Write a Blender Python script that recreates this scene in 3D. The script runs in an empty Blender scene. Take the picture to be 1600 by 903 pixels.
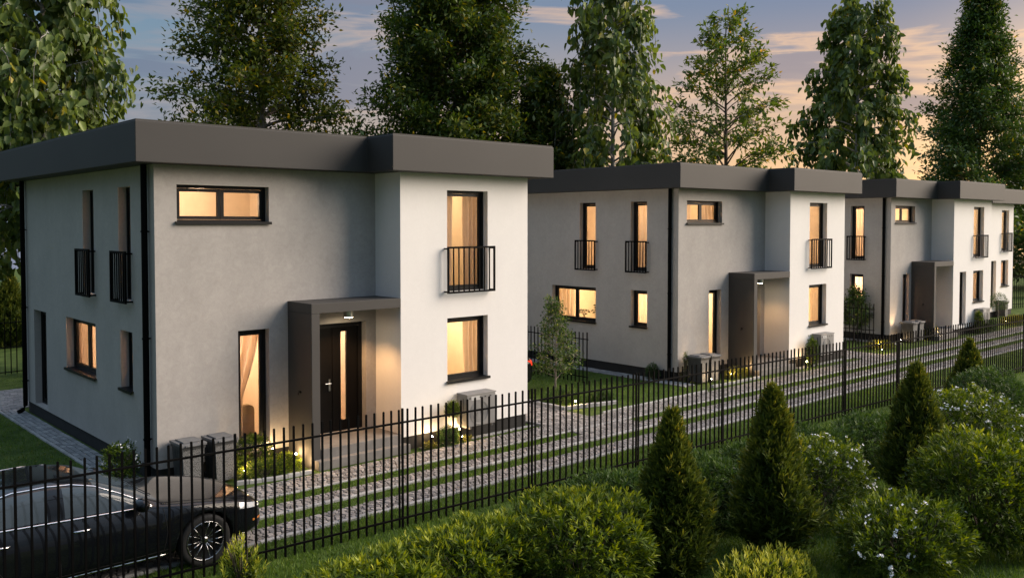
import bpy, bmesh, math, random
import numpy as np
from mathutils import Vector, Matrix
from mathutils.bvhtree import BVHTree

random.seed(7)
RNG = np.random.default_rng(11)
scene = bpy.context.scene
COL = scene.collection
R = math.radians

# ------------------------------------------------------------------ camera
FOC, CAMZ, YAW, PITCH, SHY = 1399.57, 4.618, 0.73552, 0.03369, -52.785
cam_d = bpy.data.cameras.new('camera')
cam = bpy.data.objects.new('camera', cam_d)
COL.objects.link(cam)
cam_d.sensor_width = 36.0
cam_d.lens = FOC / 1600.0 * 36.0
cam_d.shift_y = SHY / 1600.0
cam_d.clip_start = 0.1
cam_d.clip_end = 3000.0
cam.location = (0, 0, CAMZ)
cam.rotation_euler = (math.pi / 2 - PITCH, 0, -YAW)
scene.camera = cam

FW = np.array([math.sin(YAW) * math.cos(PITCH), math.cos(YAW) * math.cos(PITCH), -math.sin(PITCH)])
RT = np.array([math.cos(YAW), -math.sin(YAW), 0.0])
UP = np.cross(RT, FW)


def at_depth(px, depth):
    """ground point on the line of sight of picture column px at a given distance along the street view"""
    d = FW * FOC + RT * (px - 800)
    d = np.array([d[0], d[1]])
    k = depth / (d @ np.array([math.sin(YAW), math.cos(YAW)]))
    return float(d[0] * k), float(d[1] * k)


# ------------------------------------------------------------------ mesh helpers
class MB:
    def __init__(self):
        self.v, self.f, self.m = [], [], []

    def quad(self, a, b, c, d, m=0):
        i = len(self.v)
        self.v += [tuple(a), tuple(b), tuple(c), tuple(d)]
        self.f.append((i, i + 1, i + 2, i + 3)); self.m.append(m)

    def face(self, pts, m=0):
        i = len(self.v)
        self.v += [tuple(p) for p in pts]
        self.f.append(tuple(range(i, i + len(pts)))); self.m.append(m)

    def box(self, x0, y0, z0, x1, y1, z1, m=0):
        if x1 < x0: x0, x1 = x1, x0
        if y1 < y0: y0, y1 = y1, y0
        if z1 < z0: z0, z1 = z1, z0
        i = len(self.v)
        self.v += [(x0, y0, z0), (x1, y0, z0), (x1, y1, z0), (x0, y1, z0), (x0, y0, z1), (x1, y0, z1), (x1, y1, z1), (x0, y1, z1)]
        for q in ((0, 3, 2, 1), (4, 5, 6, 7), (0, 1, 5, 4), (1, 2, 6, 5), (2, 3, 7, 6), (3, 0, 4, 7)):
            self.f.append(tuple(i + k for k in q)); self.m.append(m)

    def prism(self, poly, z0, z1, m=0):
        n = len(poly); i = len(self.v)
        self.v += [(p[0], p[1], z0) for p in poly] + [(p[0], p[1], z1) for p in poly]
        self.f.append(tuple(i + k for k in reversed(range(n)))); self.m.append(m)
        self.f.append(tuple(i + n + k for k in range(n))); self.m.append(m)
        for k in range(n):
            k2 = (k + 1) % n
            self.f.append((i + k, i + k2, i + n + k2, i + n + k)); self.m.append(m)

    def tube(self, pts, rad, sides=6, m=0, cap=True):
        pts = [Vector(p) for p in pts]
        if not hasattr(rad, '__len__'): rad = [rad] * len(pts)
        i0 = len(self.v); n = len(pts)
        for k, p in enumerate(pts):
            t = (pts[min(k + 1, n - 1)] - pts[max(k - 1, 0)])
            if t.length < 1e-9: t = Vector((0, 0, 1))
            t.normalize()
            ref = Vector((0, 0, 1)) if abs(t.z) < .9 else Vector((1, 0, 0))
            a = t.cross(ref).normalized(); b = t.cross(a)
            for s in range(sides):
                an = 2 * math.pi * s / sides
                q = p + (a * math.cos(an) + b * math.sin(an)) * rad[k]
                self.v.append((q.x, q.y, q.z))
        for k in range(n - 1):
            for s in range(sides):
                s2 = (s + 1) % sides
                self.f.append((i0 + k * sides + s, i0 + k * sides + s2, i0 + (k + 1) * sides + s2, i0 + (k + 1) * sides + s)); self.m.append(m)
        if cap:
            self.f.append(tuple(i0 + s for s in reversed(range(sides)))); self.m.append(m)
            self.f.append(tuple(i0 + (n - 1) * sides + s for s in range(sides))); self.m.append(m)

    def lathe(self, prof, origin, axis='z', sides=24, m=0):
        """prof: (radius, along) pairs"""
        i0 = len(self.v); n = len(prof); ox, oy, oz = origin
        for r, h in prof:
            for s in range(sides):
                an = 2 * math.pi * s / sides
                c, d = r * math.cos(an), r * math.sin(an)
                if axis == 'z': self.v.append((ox + c, oy + d, oz + h))
                elif axis == 'y': self.v.append((ox + c, oy + h, oz + d))
                else: self.v.append((ox + h, oy + c, oz + d))
        for k in range(n - 1):
            for s in range(sides):
                s2 = (s + 1) % sides
                self.f.append((i0 + k * sides + s, i0 + k * sides + s2, i0 + (k + 1) * sides + s2, i0 + (k + 1) * sides + s)); self.m.append(m)

    def ball(self, c, r, seg=12, rings=8, sc=(1, 1, 1), m=0):
        prof = []
        i0 = len(self.v)
        for k in range(rings + 1):
            th = math.pi * k / rings
            for s in range(seg):
                an = 2 * math.pi * s / seg
                self.v.append((c[0] + r * sc[0] * math.sin(th) * math.cos(an), c[1] + r * sc[1] * math.sin(th) * math.sin(an), c[2] - r * sc[2] * math.cos(th)))
        for k in range(rings):
            for s in range(seg):
                s2 = (s + 1) % seg
                self.f.append((i0 + k * seg + s, i0 + k * seg + s2, i0 + (k + 1) * seg + s2, i0 + (k + 1) * seg + s)); self.m.append(m)

    def build(self, name, mats, parent=None, smooth=False, bevel=0, rnd=None):
        me = bpy.data.meshes.new(name)
        me.from_pydata(self.v, [], self.f)
        if not isinstance(mats, (list, tuple)): mats = [mats]
        for x in mats: me.materials.append(x)
        if len(mats) > 1: me.polygons.foreach_set('material_index', self.m)
        if smooth: me.polygons.foreach_set('use_smooth', [True] * len(me.polygons))
        if rnd is not None:
            at = me.attributes.new('rnd', 'FLOAT', 'FACE'); at.data.foreach_set('value', np.asarray(rnd, dtype=np.float32))
        me.update()
        o = bpy.data.objects.new(name, me); COL.objects.link(o)
        if parent: o.parent = parent
        if bevel:
            b = o.modifiers.new('bevel', 'BEVEL'); b.width = bevel; b.segments = 2; b.limit_method = 'ANGLE'
        return o


def np_mesh(name, verts, faces, mat, parent=None, rnd=None, smooth=False):
    """verts (n,3), faces (k,c) all with the same corner count"""
    me = bpy.data.meshes.new(name)
    nv, (nf, c) = len(verts), faces.shape
    me.vertices.add(nv); me.loops.add(nf * c); me.polygons.add(nf)
    me.vertices.foreach_set('co', np.ascontiguousarray(verts, dtype=np.float32).ravel())
    me.loops.foreach_set('vertex_index', np.ascontiguousarray(faces, dtype=np.int32).ravel())
    me.polygons.foreach_set('loop_start', np.arange(0, nf * c, c, dtype=np.int32))
    if rnd is not None:
        at = me.attributes.new('rnd', 'FLOAT', 'FACE'); at.data.foreach_set('value', np.asarray(rnd, dtype=np.float32))
    if smooth: me.polygons.foreach_set('use_smooth', np.ones(nf, dtype=bool))
    me.update(calc_edges=True)
    me.materials.append(mat)
    o = bpy.data.objects.new(name, me); COL.objects.link(o)
    if parent: o.parent = parent
    return o


def thing(name, label, cat, loc=(0, 0, 0), rz=0, group=None):
    o = bpy.data.objects.new(name, None); COL.objects.link(o)
    o.empty_display_size = .2
    o.location = loc; o.rotation_euler = (0, 0, rz)
    o['label'] = label; o['category'] = cat
    if group: o['group'] = group
    return o


def tag(o, label, cat, group=None, kind=None):
    o['label'] = label; o['category'] = cat
    if group: o['group'] = group
    if kind: o['kind'] = kind
    return o


def struct(o, label=None, kind='structure', cat=None):
    o['kind'] = kind
    if label: o['label'] = label; o['category'] = cat or 'ground'
    return o


def copy_tree(o, parent=None):
    c = o.copy(); COL.objects.link(c)
    if parent is not None: c.parent = parent
    for ch in list(o.children): copy_tree(ch, c)
    return c


# ------------------------------------------------------------------ materials
def new_mat(name):
    m = bpy.data.materials.new(name); m.use_nodes = True
    nt = m.node_tree; p = nt.nodes['Principled BSDF']
    return m, nt, p


def N(nt, t, **kw):
    n = nt.nodes.new(t)
    for k, v in kw.items():
        if k in n.inputs: n.inputs[k].default_value = v
        else: setattr(n, k, v)
    return n


def noise_col(nt, p, c0, c1, scale, lo=.35, hi=.65, detail=5, coord='Object', bump=0, bscale=None, bdist=.01):
    tc = N(nt, 'ShaderNodeTexCoord')
    ns = N(nt, 'ShaderNodeTexNoise'); ns.inputs['Scale'].default_value = scale; ns.inputs['Detail'].default_value = detail
    nt.links.new(tc.outputs[coord], ns.inputs['Vector'])
    cr = N(nt, 'ShaderNodeValToRGB'); cr.color_ramp.elements[0].position = lo; cr.color_ramp.elements[1].position = hi
    cr.color_ramp.elements[0].color = (*c0, 1); cr.color_ramp.elements[1].color = (*c1, 1)
    nt.links.new(ns.outputs['Fac'], cr.inputs['Fac'])
    nt.links.new(cr.outputs['Color'], p.inputs['Base Color'])
    if bump:
        n2 = N(nt, 'ShaderNodeTexNoise'); n2.inputs['Scale'].default_value = bscale or scale * 10; n2.inputs['Detail'].default_value = 4
        nt.links.new(tc.outputs[coord], n2.inputs['Vector'])
        b = N(nt, 'ShaderNodeBump'); b.inputs['Strength'].default_value = bump; b.inputs['Distance'].default_value = bdist
        nt.links.new(n2.outputs['Fac'], b.inputs['Height']); nt.links.new(b.outputs['Normal'], p.inputs['Normal'])
    return cr


def simple(name, col, rough=.5, metal=0, var=.12, scale=3, bump=0, bscale=60, **kw):
    m, nt, p = new_mat(name)
    c0 = tuple(c * (1 - var) for c in col); c1 = tuple(min(1, c * (1 + var)) for c in col)
    noise_col(nt, p, c0, c1, scale, bump=bump, bscale=bscale)
    p.inputs['Roughness'].default_value = rough; p.inputs['Metallic'].default_value = metal
    for k, v in kw.items(): p.inputs[k].default_value = v
    return m


def plaster(name, col, mott):
    """rendered wall: fine grain, faint trowel mottling and a little grime of its own"""
    m, nt, p = new_mat(name)
    tc = N(nt, 'ShaderNodeTexCoord')
    n1 = N(nt, 'ShaderNodeTexNoise'); n1.inputs['Scale'].default_value = 1.1; n1.inputs['Detail'].default_value = 6; n1.inputs['Roughness'].default_value = .65
    n2 = N(nt, 'ShaderNodeTexNoise'); n2.inputs['Scale'].default_value = 55; n2.inputs['Detail'].default_value = 3
    mp = N(nt, 'ShaderNodeMapping'); mp.inputs['Scale'].default_value = (3.0, 3.0, .35)
    n3 = N(nt, 'ShaderNodeTexNoise'); n3.inputs['Scale'].default_value = 1.3; n3.inputs['Detail'].default_value = 5
    L = nt.links.new
    for n in (n1, n2): L(tc.outputs['Object'], n.inputs['Vector'])
    L(tc.outputs['Object'], mp.inputs['Vector']); L(mp.outputs['Vector'], n3.inputs['Vector'])
    a = N(nt, 'ShaderNodeMath', operation='MULTIPLY_ADD'); a.inputs[1].default_value = mott; a.inputs[2].default_value = 1 - mott * .5
    L(n1.outputs['Fac'], a.inputs[0])
    b = N(nt, 'ShaderNodeMath', operation='MULTIPLY_ADD'); b.inputs[1].default_value = mott * .3; b.inputs[2].default_value = 1 - mott * .15
    L(n3.outputs['Fac'], b.inputs[0])
    c = N(nt, 'ShaderNodeMath', operation='MULTIPLY'); L(a.outputs[0], c.inputs[0]); L(b.outputs[0], c.inputs[1])
    d = N(nt, 'ShaderNodeMath', operation='MULTIPLY_ADD'); d.inputs[1].default_value = .1; d.inputs[2].default_value = .95
    L(n2.outputs['Fac'], d.inputs[0])
    n4 = N(nt, 'ShaderNodeTexNoise'); n4.inputs['Scale'].default_value = 8.5; n4.inputs['Detail'].default_value = 7; n4.inputs['Roughness'].default_value = .7; n4.inputs['Distortion'].default_value = 1.2
    L(tc.outputs['Object'], n4.inputs['Vector'])
    g = N(nt, 'ShaderNodeMath', operation='MULTIPLY_ADD'); g.inputs[1].default_value = mott * 1.1; g.inputs[2].default_value = 1 - mott * .55
    L(n4.outputs['Fac'], g.inputs[0])
    g2 = N(nt, 'ShaderNodeMath', operation='MULTIPLY'); L(c.outputs[0], g2.inputs[0]); L(g.outputs[0], g2.inputs[1])
    e = N(nt, 'ShaderNodeMath', operation='MULTIPLY'); L(g2.outputs[0], e.inputs[0]); L(d.outputs[0], e.inputs[1])
    mx = N(nt, 'ShaderNodeVectorMath', operation='SCALE'); mx.inputs[0].default_value = col; L(e.outputs[0], mx.inputs['Scale'])
    L(mx.outputs[0], p.inputs['Base Color'])
    p.inputs['Roughness'].default_value = .9
    bp = N(nt, 'ShaderNodeBump'); bp.inputs['Strength'].default_value = .35; bp.inputs['Distance'].default_value = .006
    L(n2.outputs['Fac'], bp.inputs['Height']); L(bp.outputs['Normal'], p.inputs['Normal'])
    return m


def leaf_mat(name, ramp, trans=.3, rough=.45, spec=.4):
    m, nt, p = new_mat(name)
    at = N(nt, 'ShaderNodeAttribute'); at.attribute_name = 'rnd'
    cr = N(nt, 'ShaderNodeValToRGB')
    els = cr.color_ramp.elements
    while len(els) < len(ramp): els.new(.5)
    for e, (pos, c) in zip(els, ramp): e.position = pos; e.color = (*c, 1)
    L = nt.links.new
    L(at.outputs['Fac'], cr.inputs['Fac']); L(cr.outputs['Color'], p.inputs['Base Color'])
    p.inputs['Roughness'].default_value = rough
    p.inputs['Specular IOR Level'].default_value = spec
    tr = N(nt, 'ShaderNodeBsdfTranslucent')
    hs = N(nt, 'ShaderNodeHueSaturation'); hs.inputs['Saturation'].default_value = 1.15; hs.inputs['Value'].default_value = 1.7; hs.inputs['Hue'].default_value = .485
    L(cr.outputs['Color'], hs.inputs['Color']); L(hs.outputs['Color'], tr.inputs['Color'])
    mx = N(nt, 'ShaderNodeMixShader'); mx.inputs['Fac'].default_value = trans
    L(p.outputs[0], mx.inputs[1]); L(tr.outputs[0], mx.inputs[2])
    L(mx.outputs[0], nt.nodes['Material Output'].inputs['Surface'])
    return m


def attr_mat(name, ramp, rough=.8, bump=.4, bscale=90, grain=.35):
    """colour by the stored per-stone value, with grain"""
    m, nt, p = new_mat(name)
    at = N(nt, 'ShaderNodeAttribute'); at.attribute_name = 'rnd'
    cr = N(nt, 'ShaderNodeValToRGB'); els = cr.color_ramp.elements
    while len(els) < len(ramp): els.new(.5)
    for e, (pos, c) in zip(els, ramp): e.position = pos; e.color = (*c, 1)
    tc = N(nt, 'ShaderNodeTexCoord'); ns = N(nt, 'ShaderNodeTexNoise'); ns.inputs['Scale'].default_value = 30; ns.inputs['Detail'].default_value = 6
    L = nt.links.new
    L(tc.outputs['Object'], ns.inputs['Vector']); L(at.outputs['Fac'], cr.inputs['Fac'])
    ma = N(nt, 'ShaderNodeMath', operation='MULTIPLY_ADD'); ma.inputs[1].default_value = grain * 2; ma.inputs[2].default_value = 1 - grain
    L(ns.outputs['Fac'], ma.inputs[0])
    vs = N(nt, 'ShaderNodeVectorMath', operation='SCALE'); L(cr.outputs['Color'], vs.inputs[0]); L(ma.outputs[0], vs.inputs['Scale'])
    L(vs.outputs[0], p.inputs['Base Color']); p.inputs['Roughness'].default_value = rough
    n2 = N(nt, 'ShaderNodeTexNoise'); n2.inputs['Scale'].default_value = bscale; L(tc.outputs['Object'], n2.inputs['Vector'])
    b = N(nt, 'ShaderNodeBump'); b.inputs['Strength'].default_value = bump; b.inputs['Distance'].default_value = .008
    L(n2.outputs['Fac'], b.inputs['Height']); L(b.outputs['Normal'], p.inputs['Normal'])
    return m


def glass_mat(name, tint=(1, 1, 1), refl=1.0):
    m, nt, p = new_mat(name)
    nt.nodes.remove(p)
    tr = N(nt, 'ShaderNodeBsdfTransparent'); tr.inputs['Color'].default_value = (*tint, 1)
    gl = N(nt, 'ShaderNodeBsdfGlossy'); gl.inputs['Roughness'].default_value = .02
    fr = N(nt, 'ShaderNodeLayerWeight'); fr.inputs['Blend'].default_value = .5
    pw = N(nt, 'ShaderNodeMath', operation='POWER'); pw.inputs[1].default_value = 5.0
    mm = N(nt, 'ShaderNodeMath', operation='MULTIPLY_ADD'); mm.inputs[1].default_value = .9 * refl; mm.inputs[2].default_value = .035 * refl
    mx = N(nt, 'ShaderNodeMixShader')
    L = nt.links.new
    L(fr.outputs['Facing'], pw.inputs[0]); L(pw.outputs[0], mm.inputs[0]); L(mm.outputs[0], mx.inputs['Fac']); L(tr.outputs[0], mx.inputs[1]); L(gl.outputs[0], mx.inputs[2])
    L(mx.outputs[0], nt.nodes['Material Output'].inputs['Surface'])
    return m


def emit_mat(name, col, strength):
    m, nt, p = new_mat(name)
    p.inputs['Base Color'].default_value = (*col, 1)
    p.inputs['Emission Color'].default_value = (*col, 1); p.inputs['Emission Strength'].default_value = strength
    return m


M = {}
M['plaster'] = plaster('plaster_grey_white', (.362, .342, .324), .42)
M['plaster_side'] = plaster('plaster_side', (.395, .374, .352), .34)
M['plaster_white'] = plaster('plaster_white', (.735, .718, .70), .10)
M['fascia'] = simple('fascia_grey', (.030, .0285, .0275), .65, var=.06, scale=.8, bump=.1, bscale=120)
M['canopy'] = simple('canopy_grey', (.042, .0395, .037), .7, var=.07, scale=1.2, bump=.12, bscale=120)
M['plinth'] = simple('plinth_black', (.008, .008, .008), .8, var=.3, scale=4, bump=.2)
M['black'] = simple('black_metal', (.0012, .0012, .0014), .65, var=.25, scale=6, **{'Specular IOR Level': .07})
M['frame'] = simple('window_frame_black', (.006, .006, .0065), .45, var=.2, scale=5, **{'Specular IOR Level': .25})
M['door'] = simple('door_black', (.0035, .0032, .0032), .42, var=.2, scale=3, **{'Specular IOR Level': .14})
M['steel'] = simple('brushed_steel', (.55, .54, .52), .3, 1.0, var=.08)
M['step'] = simple('step_grey', (.15, .142, .135), .75, var=.15, scale=4, bump=.2)
M['interior'] = simple('interior_cream', (.74, .66, .54), .9, var=.05)
M['interior_floor'] = simple('interior_floor_oak', (.32, .2, .11), .5, var=.25, scale=5)
M['plant_leaf'] = simple('plant_leaf_green', (.05, .08, .03), .5)
M['furniture'] = simple('furniture_brown', (.3, .2, .11), .6, var=.2)
M['glass'] = glass_mat('window_glass', (.96, .96, .95), .8)
m, nt, p = new_mat('curtain_voile')
p.inputs['Roughness'].default_value = .9
noise_col(nt, p, (.56, .48, .41), (.66, .57, .49), 9)
tr = N(nt, 'ShaderNodeBsdfTranslucent'); tr.inputs['Color'].default_value = (.78, .66, .55, 1)
mx = N(nt, 'ShaderNodeMixShader'); mx.inputs['Fac'].default_value = .6
nt.links.new(p.outputs[0], mx.inputs[1]); nt.links.new(tr.outputs[0], mx.inputs[2]); nt.links.new(mx.outputs[0], nt.nodes['Material Output'].inputs['Surface'])
M['curtain'] = m
M['bulb'] = emit_mat('lamp_glow', (1, .78, .5), 30)
M['spot_bulb'] = emit_mat('garden_lamp_glow', (1, .8, .5), 40)
M['bark'] = simple('bark_brown', (.10, .075, .055), .9, var=.35, scale=9, bump=.6, bscale=30)
M['bark_pale'] = simple('bark_pale_grey', (.30, .285, .27), .85, var=.3, scale=7, bump=.4, bscale=25)
M['bark_tan'] = simple('bark_tan_grey', (.22, .19, .16), .85, var=.3, scale=7, bump=.4, bscale=25)
M['stone'] = attr_mat('cobble_stone', [(0, (.13, .122, .116)), (.5, (.21, .198, .19)), (1, (.33, .305, .285))])
M['sett'] = attr_mat('sett_stone', [(0, (.19, .195, .20)), (.5, (.26, .265, .27)), (1, (.34, .34, .34))])
M['kerb'] = attr_mat('kerb_stone', [(0, (.25, .25, .25)), (1, (.37, .366, .36))], grain=.25)
M['soil'] = simple('joint_soil', (.035, .030, .024), .95, var=.4, scale=12, bump=.5)
m, nt, p = new_mat('lawn_ground')
noise_col(nt, p, (.040, .070, .016), (.085, .125, .030), 2.2, bump=.7, bscale=70, bdist=.03)
p.inputs['Roughness'].default_value = .95; p.inputs['Specular IOR Level'].default_value = .1
M['lawn'] = m
M['grass'] = leaf_mat('grass_blade', [(0, (0.053, 0.105, 0.019)), (.6, (0.109, 0.185, 0.031)), (1, (0.230, 0.290, 0.069))], .25, .6, .2)
M['leaf_birch'] = leaf_mat('leaf_birch', [(0, (0.047, 0.084, 0.020)), (.5, (0.103, 0.151, 0.033)), (.9, (0.206, 0.266, 0.055)), (1, (0.497, 0.403, 0.044))], .28)
M['leaf_oak'] = leaf_mat('leaf_oak', [(0, (0.033, 0.061, 0.011)), (.55, (0.083, 0.119, 0.019)), (.85, (0.200, 0.194, 0.028)), (1, (0.550, 0.389, 0.033))], .3)
M['leaf_dark'] = leaf_mat('leaf_dark', [(0, (0.026, 0.062, 0.012)), (.55, (0.070, 0.117, 0.020)), (.9, (0.173, 0.195, 0.029)), (1, (0.461, 0.370, 0.036))], .24)
M['leaf_elm'] = leaf_mat('leaf_elm', [(0, (0.040, 0.083, 0.016)), (.6, (0.090, 0.137, 0.026)), (.92, (0.191, 0.197, 0.032)), (1, (0.540, 0.352, 0.049))], .35)
M['leaf_conifer'] = leaf_mat('leaf_conifer', [(0, (0.031, 0.072, 0.018)), (.6, (0.068, 0.126, 0.026)), (.92, (0.155, 0.198, 0.031)), (1, (0.466, 0.360, 0.044))], .22)
M['leaf_thuja'] = leaf_mat('leaf_thuja', [(0, (.020, .038, .008)), (.45, (.062, .095, .018)), (.8, (.17, .195, .034)), (1, (.42, .36, .06))], .2, .5, .2)
M['leaf_hedge'] = leaf_mat('leaf_hedge', [(0, (0.017, 0.037, 0.006)), (.42, (0.078, 0.127, 0.015)), (.72, (0.287, 0.336, 0.040)), (1, (0.550, 0.550, 0.099))], .26, .5, .22)
M['leaf_hedge_dark'] = leaf_mat('leaf_hedge_dark', [(0, (0.018, 0.042, 0.010)), (.5, (0.058, 0.111, 0.024)), (.85, (0.169, 0.227, 0.048)), (1, (0.416, 0.442, 0.084))], .22, .5, .22)
M['leaf_yellow'] = leaf_mat('leaf_yellow', [(0, (0.060, 0.075, 0.012)), (.5, (0.160, 0.160, 0.020)), (1, (0.360, 0.310, 0.040))], .3)
M['petal'] = simple('petal_white', (.78, .78, .80), .6, var=.05)
# ------------------------------------------------------------------ houses
ZP, ZW, ZR = 0.284, 5.684, 6.38     # plinth top, soffit, roof top
T_WALL = .32


def panel(mb, O, U, inw, W, z0, z1, holes, m=0, depth=0, mr=None):
    """upright wall sheet from O along U with rectangular openings and their reveals"""
    us = sorted({0, W} | {h[0] for h in holes} | {h[1] for h in holes})
    zs = sorted({z0, z1} | {h[2] for h in holes} | {h[3] for h in holes})
    P = lambda u, z, d=0: (O[0] + U[0] * u + inw[0] * d, O[1] + U[1] * u + inw[1] * d, z)
    for i in range(len(us) - 1):
        for k in range(len(zs) - 1):
            uc, zc = (us[i] + us[i + 1]) / 2, (zs[k] + zs[k + 1]) / 2
            if any(h[0] < uc < h[1] and h[2] < zc < h[3] for h in holes): continue
            mb.quad(P(us[i], zs[k]), P(us[i + 1], zs[k]), P(us[i + 1], zs[k + 1]), P(us[i], zs[k + 1]), m)
    if depth:
        mr = m if mr is None else mr
        for a, b, c, d in holes:
            mb.quad(P(a, c), P(a, d), P(a, d, depth), P(a, c, depth), mr)
            mb.quad(P(b, c), P(b, d), P(b, d, depth), P(b, c, depth), mr)
            mb.quad(P(a, d), P(b, d), P(b, d, depth), P(a, d, depth), mr)
            mb.quad(P(a, c), P(b, c), P(b, c, depth), P(a, c, depth), mr)


class Side:
    """local frame of one facade: u along it, d inward, z up"""
    def __init__(s, O, U, inw): s.O, s.U, s.inw = O, U, inw
    def P(s, u, d, z): return (s.O[0] + s.U[0] * u + s.inw[0] * d, s.O[1] + s.U[1] * u + s.inw[1] * d, z)
    def box(s, mb, u0, d0, z0, u1, d1, z1, m=0):
        a, b = s.P(u0, d0, z0), s.P(u1, d1, z1)
        mb.box(a[0], a[1], a[2], b[0], b[1], b[2], m)


def make_curtain(S, u0, u1, z0, z1, style, parent, depth=.33):
    """gathered voile; style: left, right, both, swept, full"""
    w = u1 - u0
    def strip(a_top, b_top, a_bot, b_bot, tie=None):
        mb = MB(); nu, nz = 40, 14
        idx = {}
        base = len(mb.v)
        for k in range(nz + 1):
            t = k / nz
            for i in range(nu + 1):
                s_ = i / nu
                f = t
                if tie: # swept to one side, gathered at 60 percent of the drop
                    f = min(1, (t / tie)) ** 1.6
                a = a_top + (a_bot - a_top) * f; b = b_top + (b_bot - b_top) * f
                u = a + (b - a) * s_
                dd = depth + .055 * math.sin(s_ * 26 + .7 * math.sin(t * 3)) + .012 * math.sin(s_ * 61 + t * 2)
                mb.v.append(S.P(u, dd, z1 + (z0 - z1) * t))
        for k in range(nz):
            for i in range(nu):
                q = base + k * (nu + 1) + i
                mb.f.append((q, q + 1, q + nu + 2, q + nu + 1)); mb.m.append(0)
        return mb.build('curtain', M['curtain'], parent, smooth=True)
    if style in ('left', 'both'): strip(u0 - .1, u0 + .36 * w, u0 - .1, u0 + .33 * w)
    if style in ('right', 'both'): strip(u1 - .38 * w, u1 + .1, u1 - .34 * w, u1 + .1)
    if style == 'swept': strip(u0 - .1, u0 + .98 * w, u0 - .1, u0 + .38 * w, tie=.62)
    if style == 'full': strip(u0 - .1, u1 + .1, u0 - .1, u1 + .1)


def make_window(root, S, u0, u1, z0, z1, mull=(), curtain=None, sill=True, fw=.115):
    mb = MB()
    d0, d1 = .15, .235
    of = .055
    g = .0015
    # outer frame
    S.box(mb, u0 + g, d0, z0 + g, u0 + of, d1, z1 - g); S.box(mb, u1 - of, d0, z0 + g, u1 - g, d1, z1 - g)
    S.box(mb, u0 + of, d0, z1 - of, u1 - of, d1, z1 - g); S.box(mb, u0 + of, d0, z0 + g, u1 - of, d1, z0 + of)
    # sashes
    edges = [u0 + of] + [u0 + (u1 - u0) * f for f in mull] + [u1 - of]
    sw = fw - of
    for i in range(len(edges) - 1):
        a, b = edges[i] + .004, edges[i + 1] - .004
        lo, hi = z0 + of + .004, z1 - of - .004
        e0, e1 = d0 + .018, d1 - .012
        S.box(mb, a, e0, lo, a + sw, e1, hi); S.box(mb, b - sw, e0, lo, b, e1, hi)
        S.box(mb, a + sw, e0, hi - sw, b - sw, e1, hi); S.box(mb, a + sw, e0, lo, b - sw, e1, lo + sw)
    w = MB()
    fr = mb.build('window', M['frame'], root)
    p = MB()
    for i in range(len(edges) - 1):
        a, b = edges[i] + .02, edges[i + 1] - .02
        S.box(p, a, d0 + .042, z0 + .07, b, d0 + .048, z1 - .07)
    p.build('pane', M['glass'], fr)
    if sill:
        s_ = MB()
        S.box(s_, u0 - .035, -.055, z0 - .006, u1 + .035, -.002, z0 + .018)
        S.box(s_, u0 + .002, -.002, z0 + .002, u1 - .002, .15, z0 + .018)
        S.box(s_, u0 - .035, -.055, z0 - .034, u1 + .035, -.044, z0 - .006)
        s_.build('sill', M['frame'], fr)
    if curtain: make_curtain(S, u0, u1, z0 + .05, z1 + .05, curtain, fr)
    return fr


def make_balcony(root, S, u0, u1, z0, z1, nb=8, off=.13):
    mb = MB()
    b = .017
    d = -off
    S.box(mb, u0, d - b, z1 - .04, u1, d + b, z1); S.box(mb, u0, d - b, z0, u1, d + b, z0 + .04)
    S.box(mb, u0, d - b, z0 + .04, u0 + .04, d + b, z1 - .04); S.box(mb, u1 - .04, d - b, z0 + .04, u1, d + b, z1 - .04)
    n = nb + 1
    for i in range(1, n):
        u = u0 + .02 + (u1 - u0 - .04) * i / n
        S.box(mb, u - .011, d - .011, z0 + .04, u + .011, d + .011, z1 - .04)
    for u in (u0, u1 - .04):
        for z in (z0 + .02, z1 - .06):
            S.box(mb, u + .006, d + b, z, u + .034, -.001, z + .03)
    return mb.build('balcony_railing', M['black'], root)


def lamp(name, loc, power, col=(1, .71, .41), radius=.12, spot=None, rot=None, blend=.6):
    l = bpy.data.lights.new(name, 'SPOT' if spot else 'POINT')
    l.energy = power; l.color = col; l.shadow_soft_size = radius
    if spot: l.spot_size = spot; l.spot_blend = blend
    o = bpy.data.objects.new(name, l); COL.objects.link(o)
    o.location = loc
    if rot: o.rotation_euler = rot
    return o


POWER_ROOM = 50.0


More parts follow.
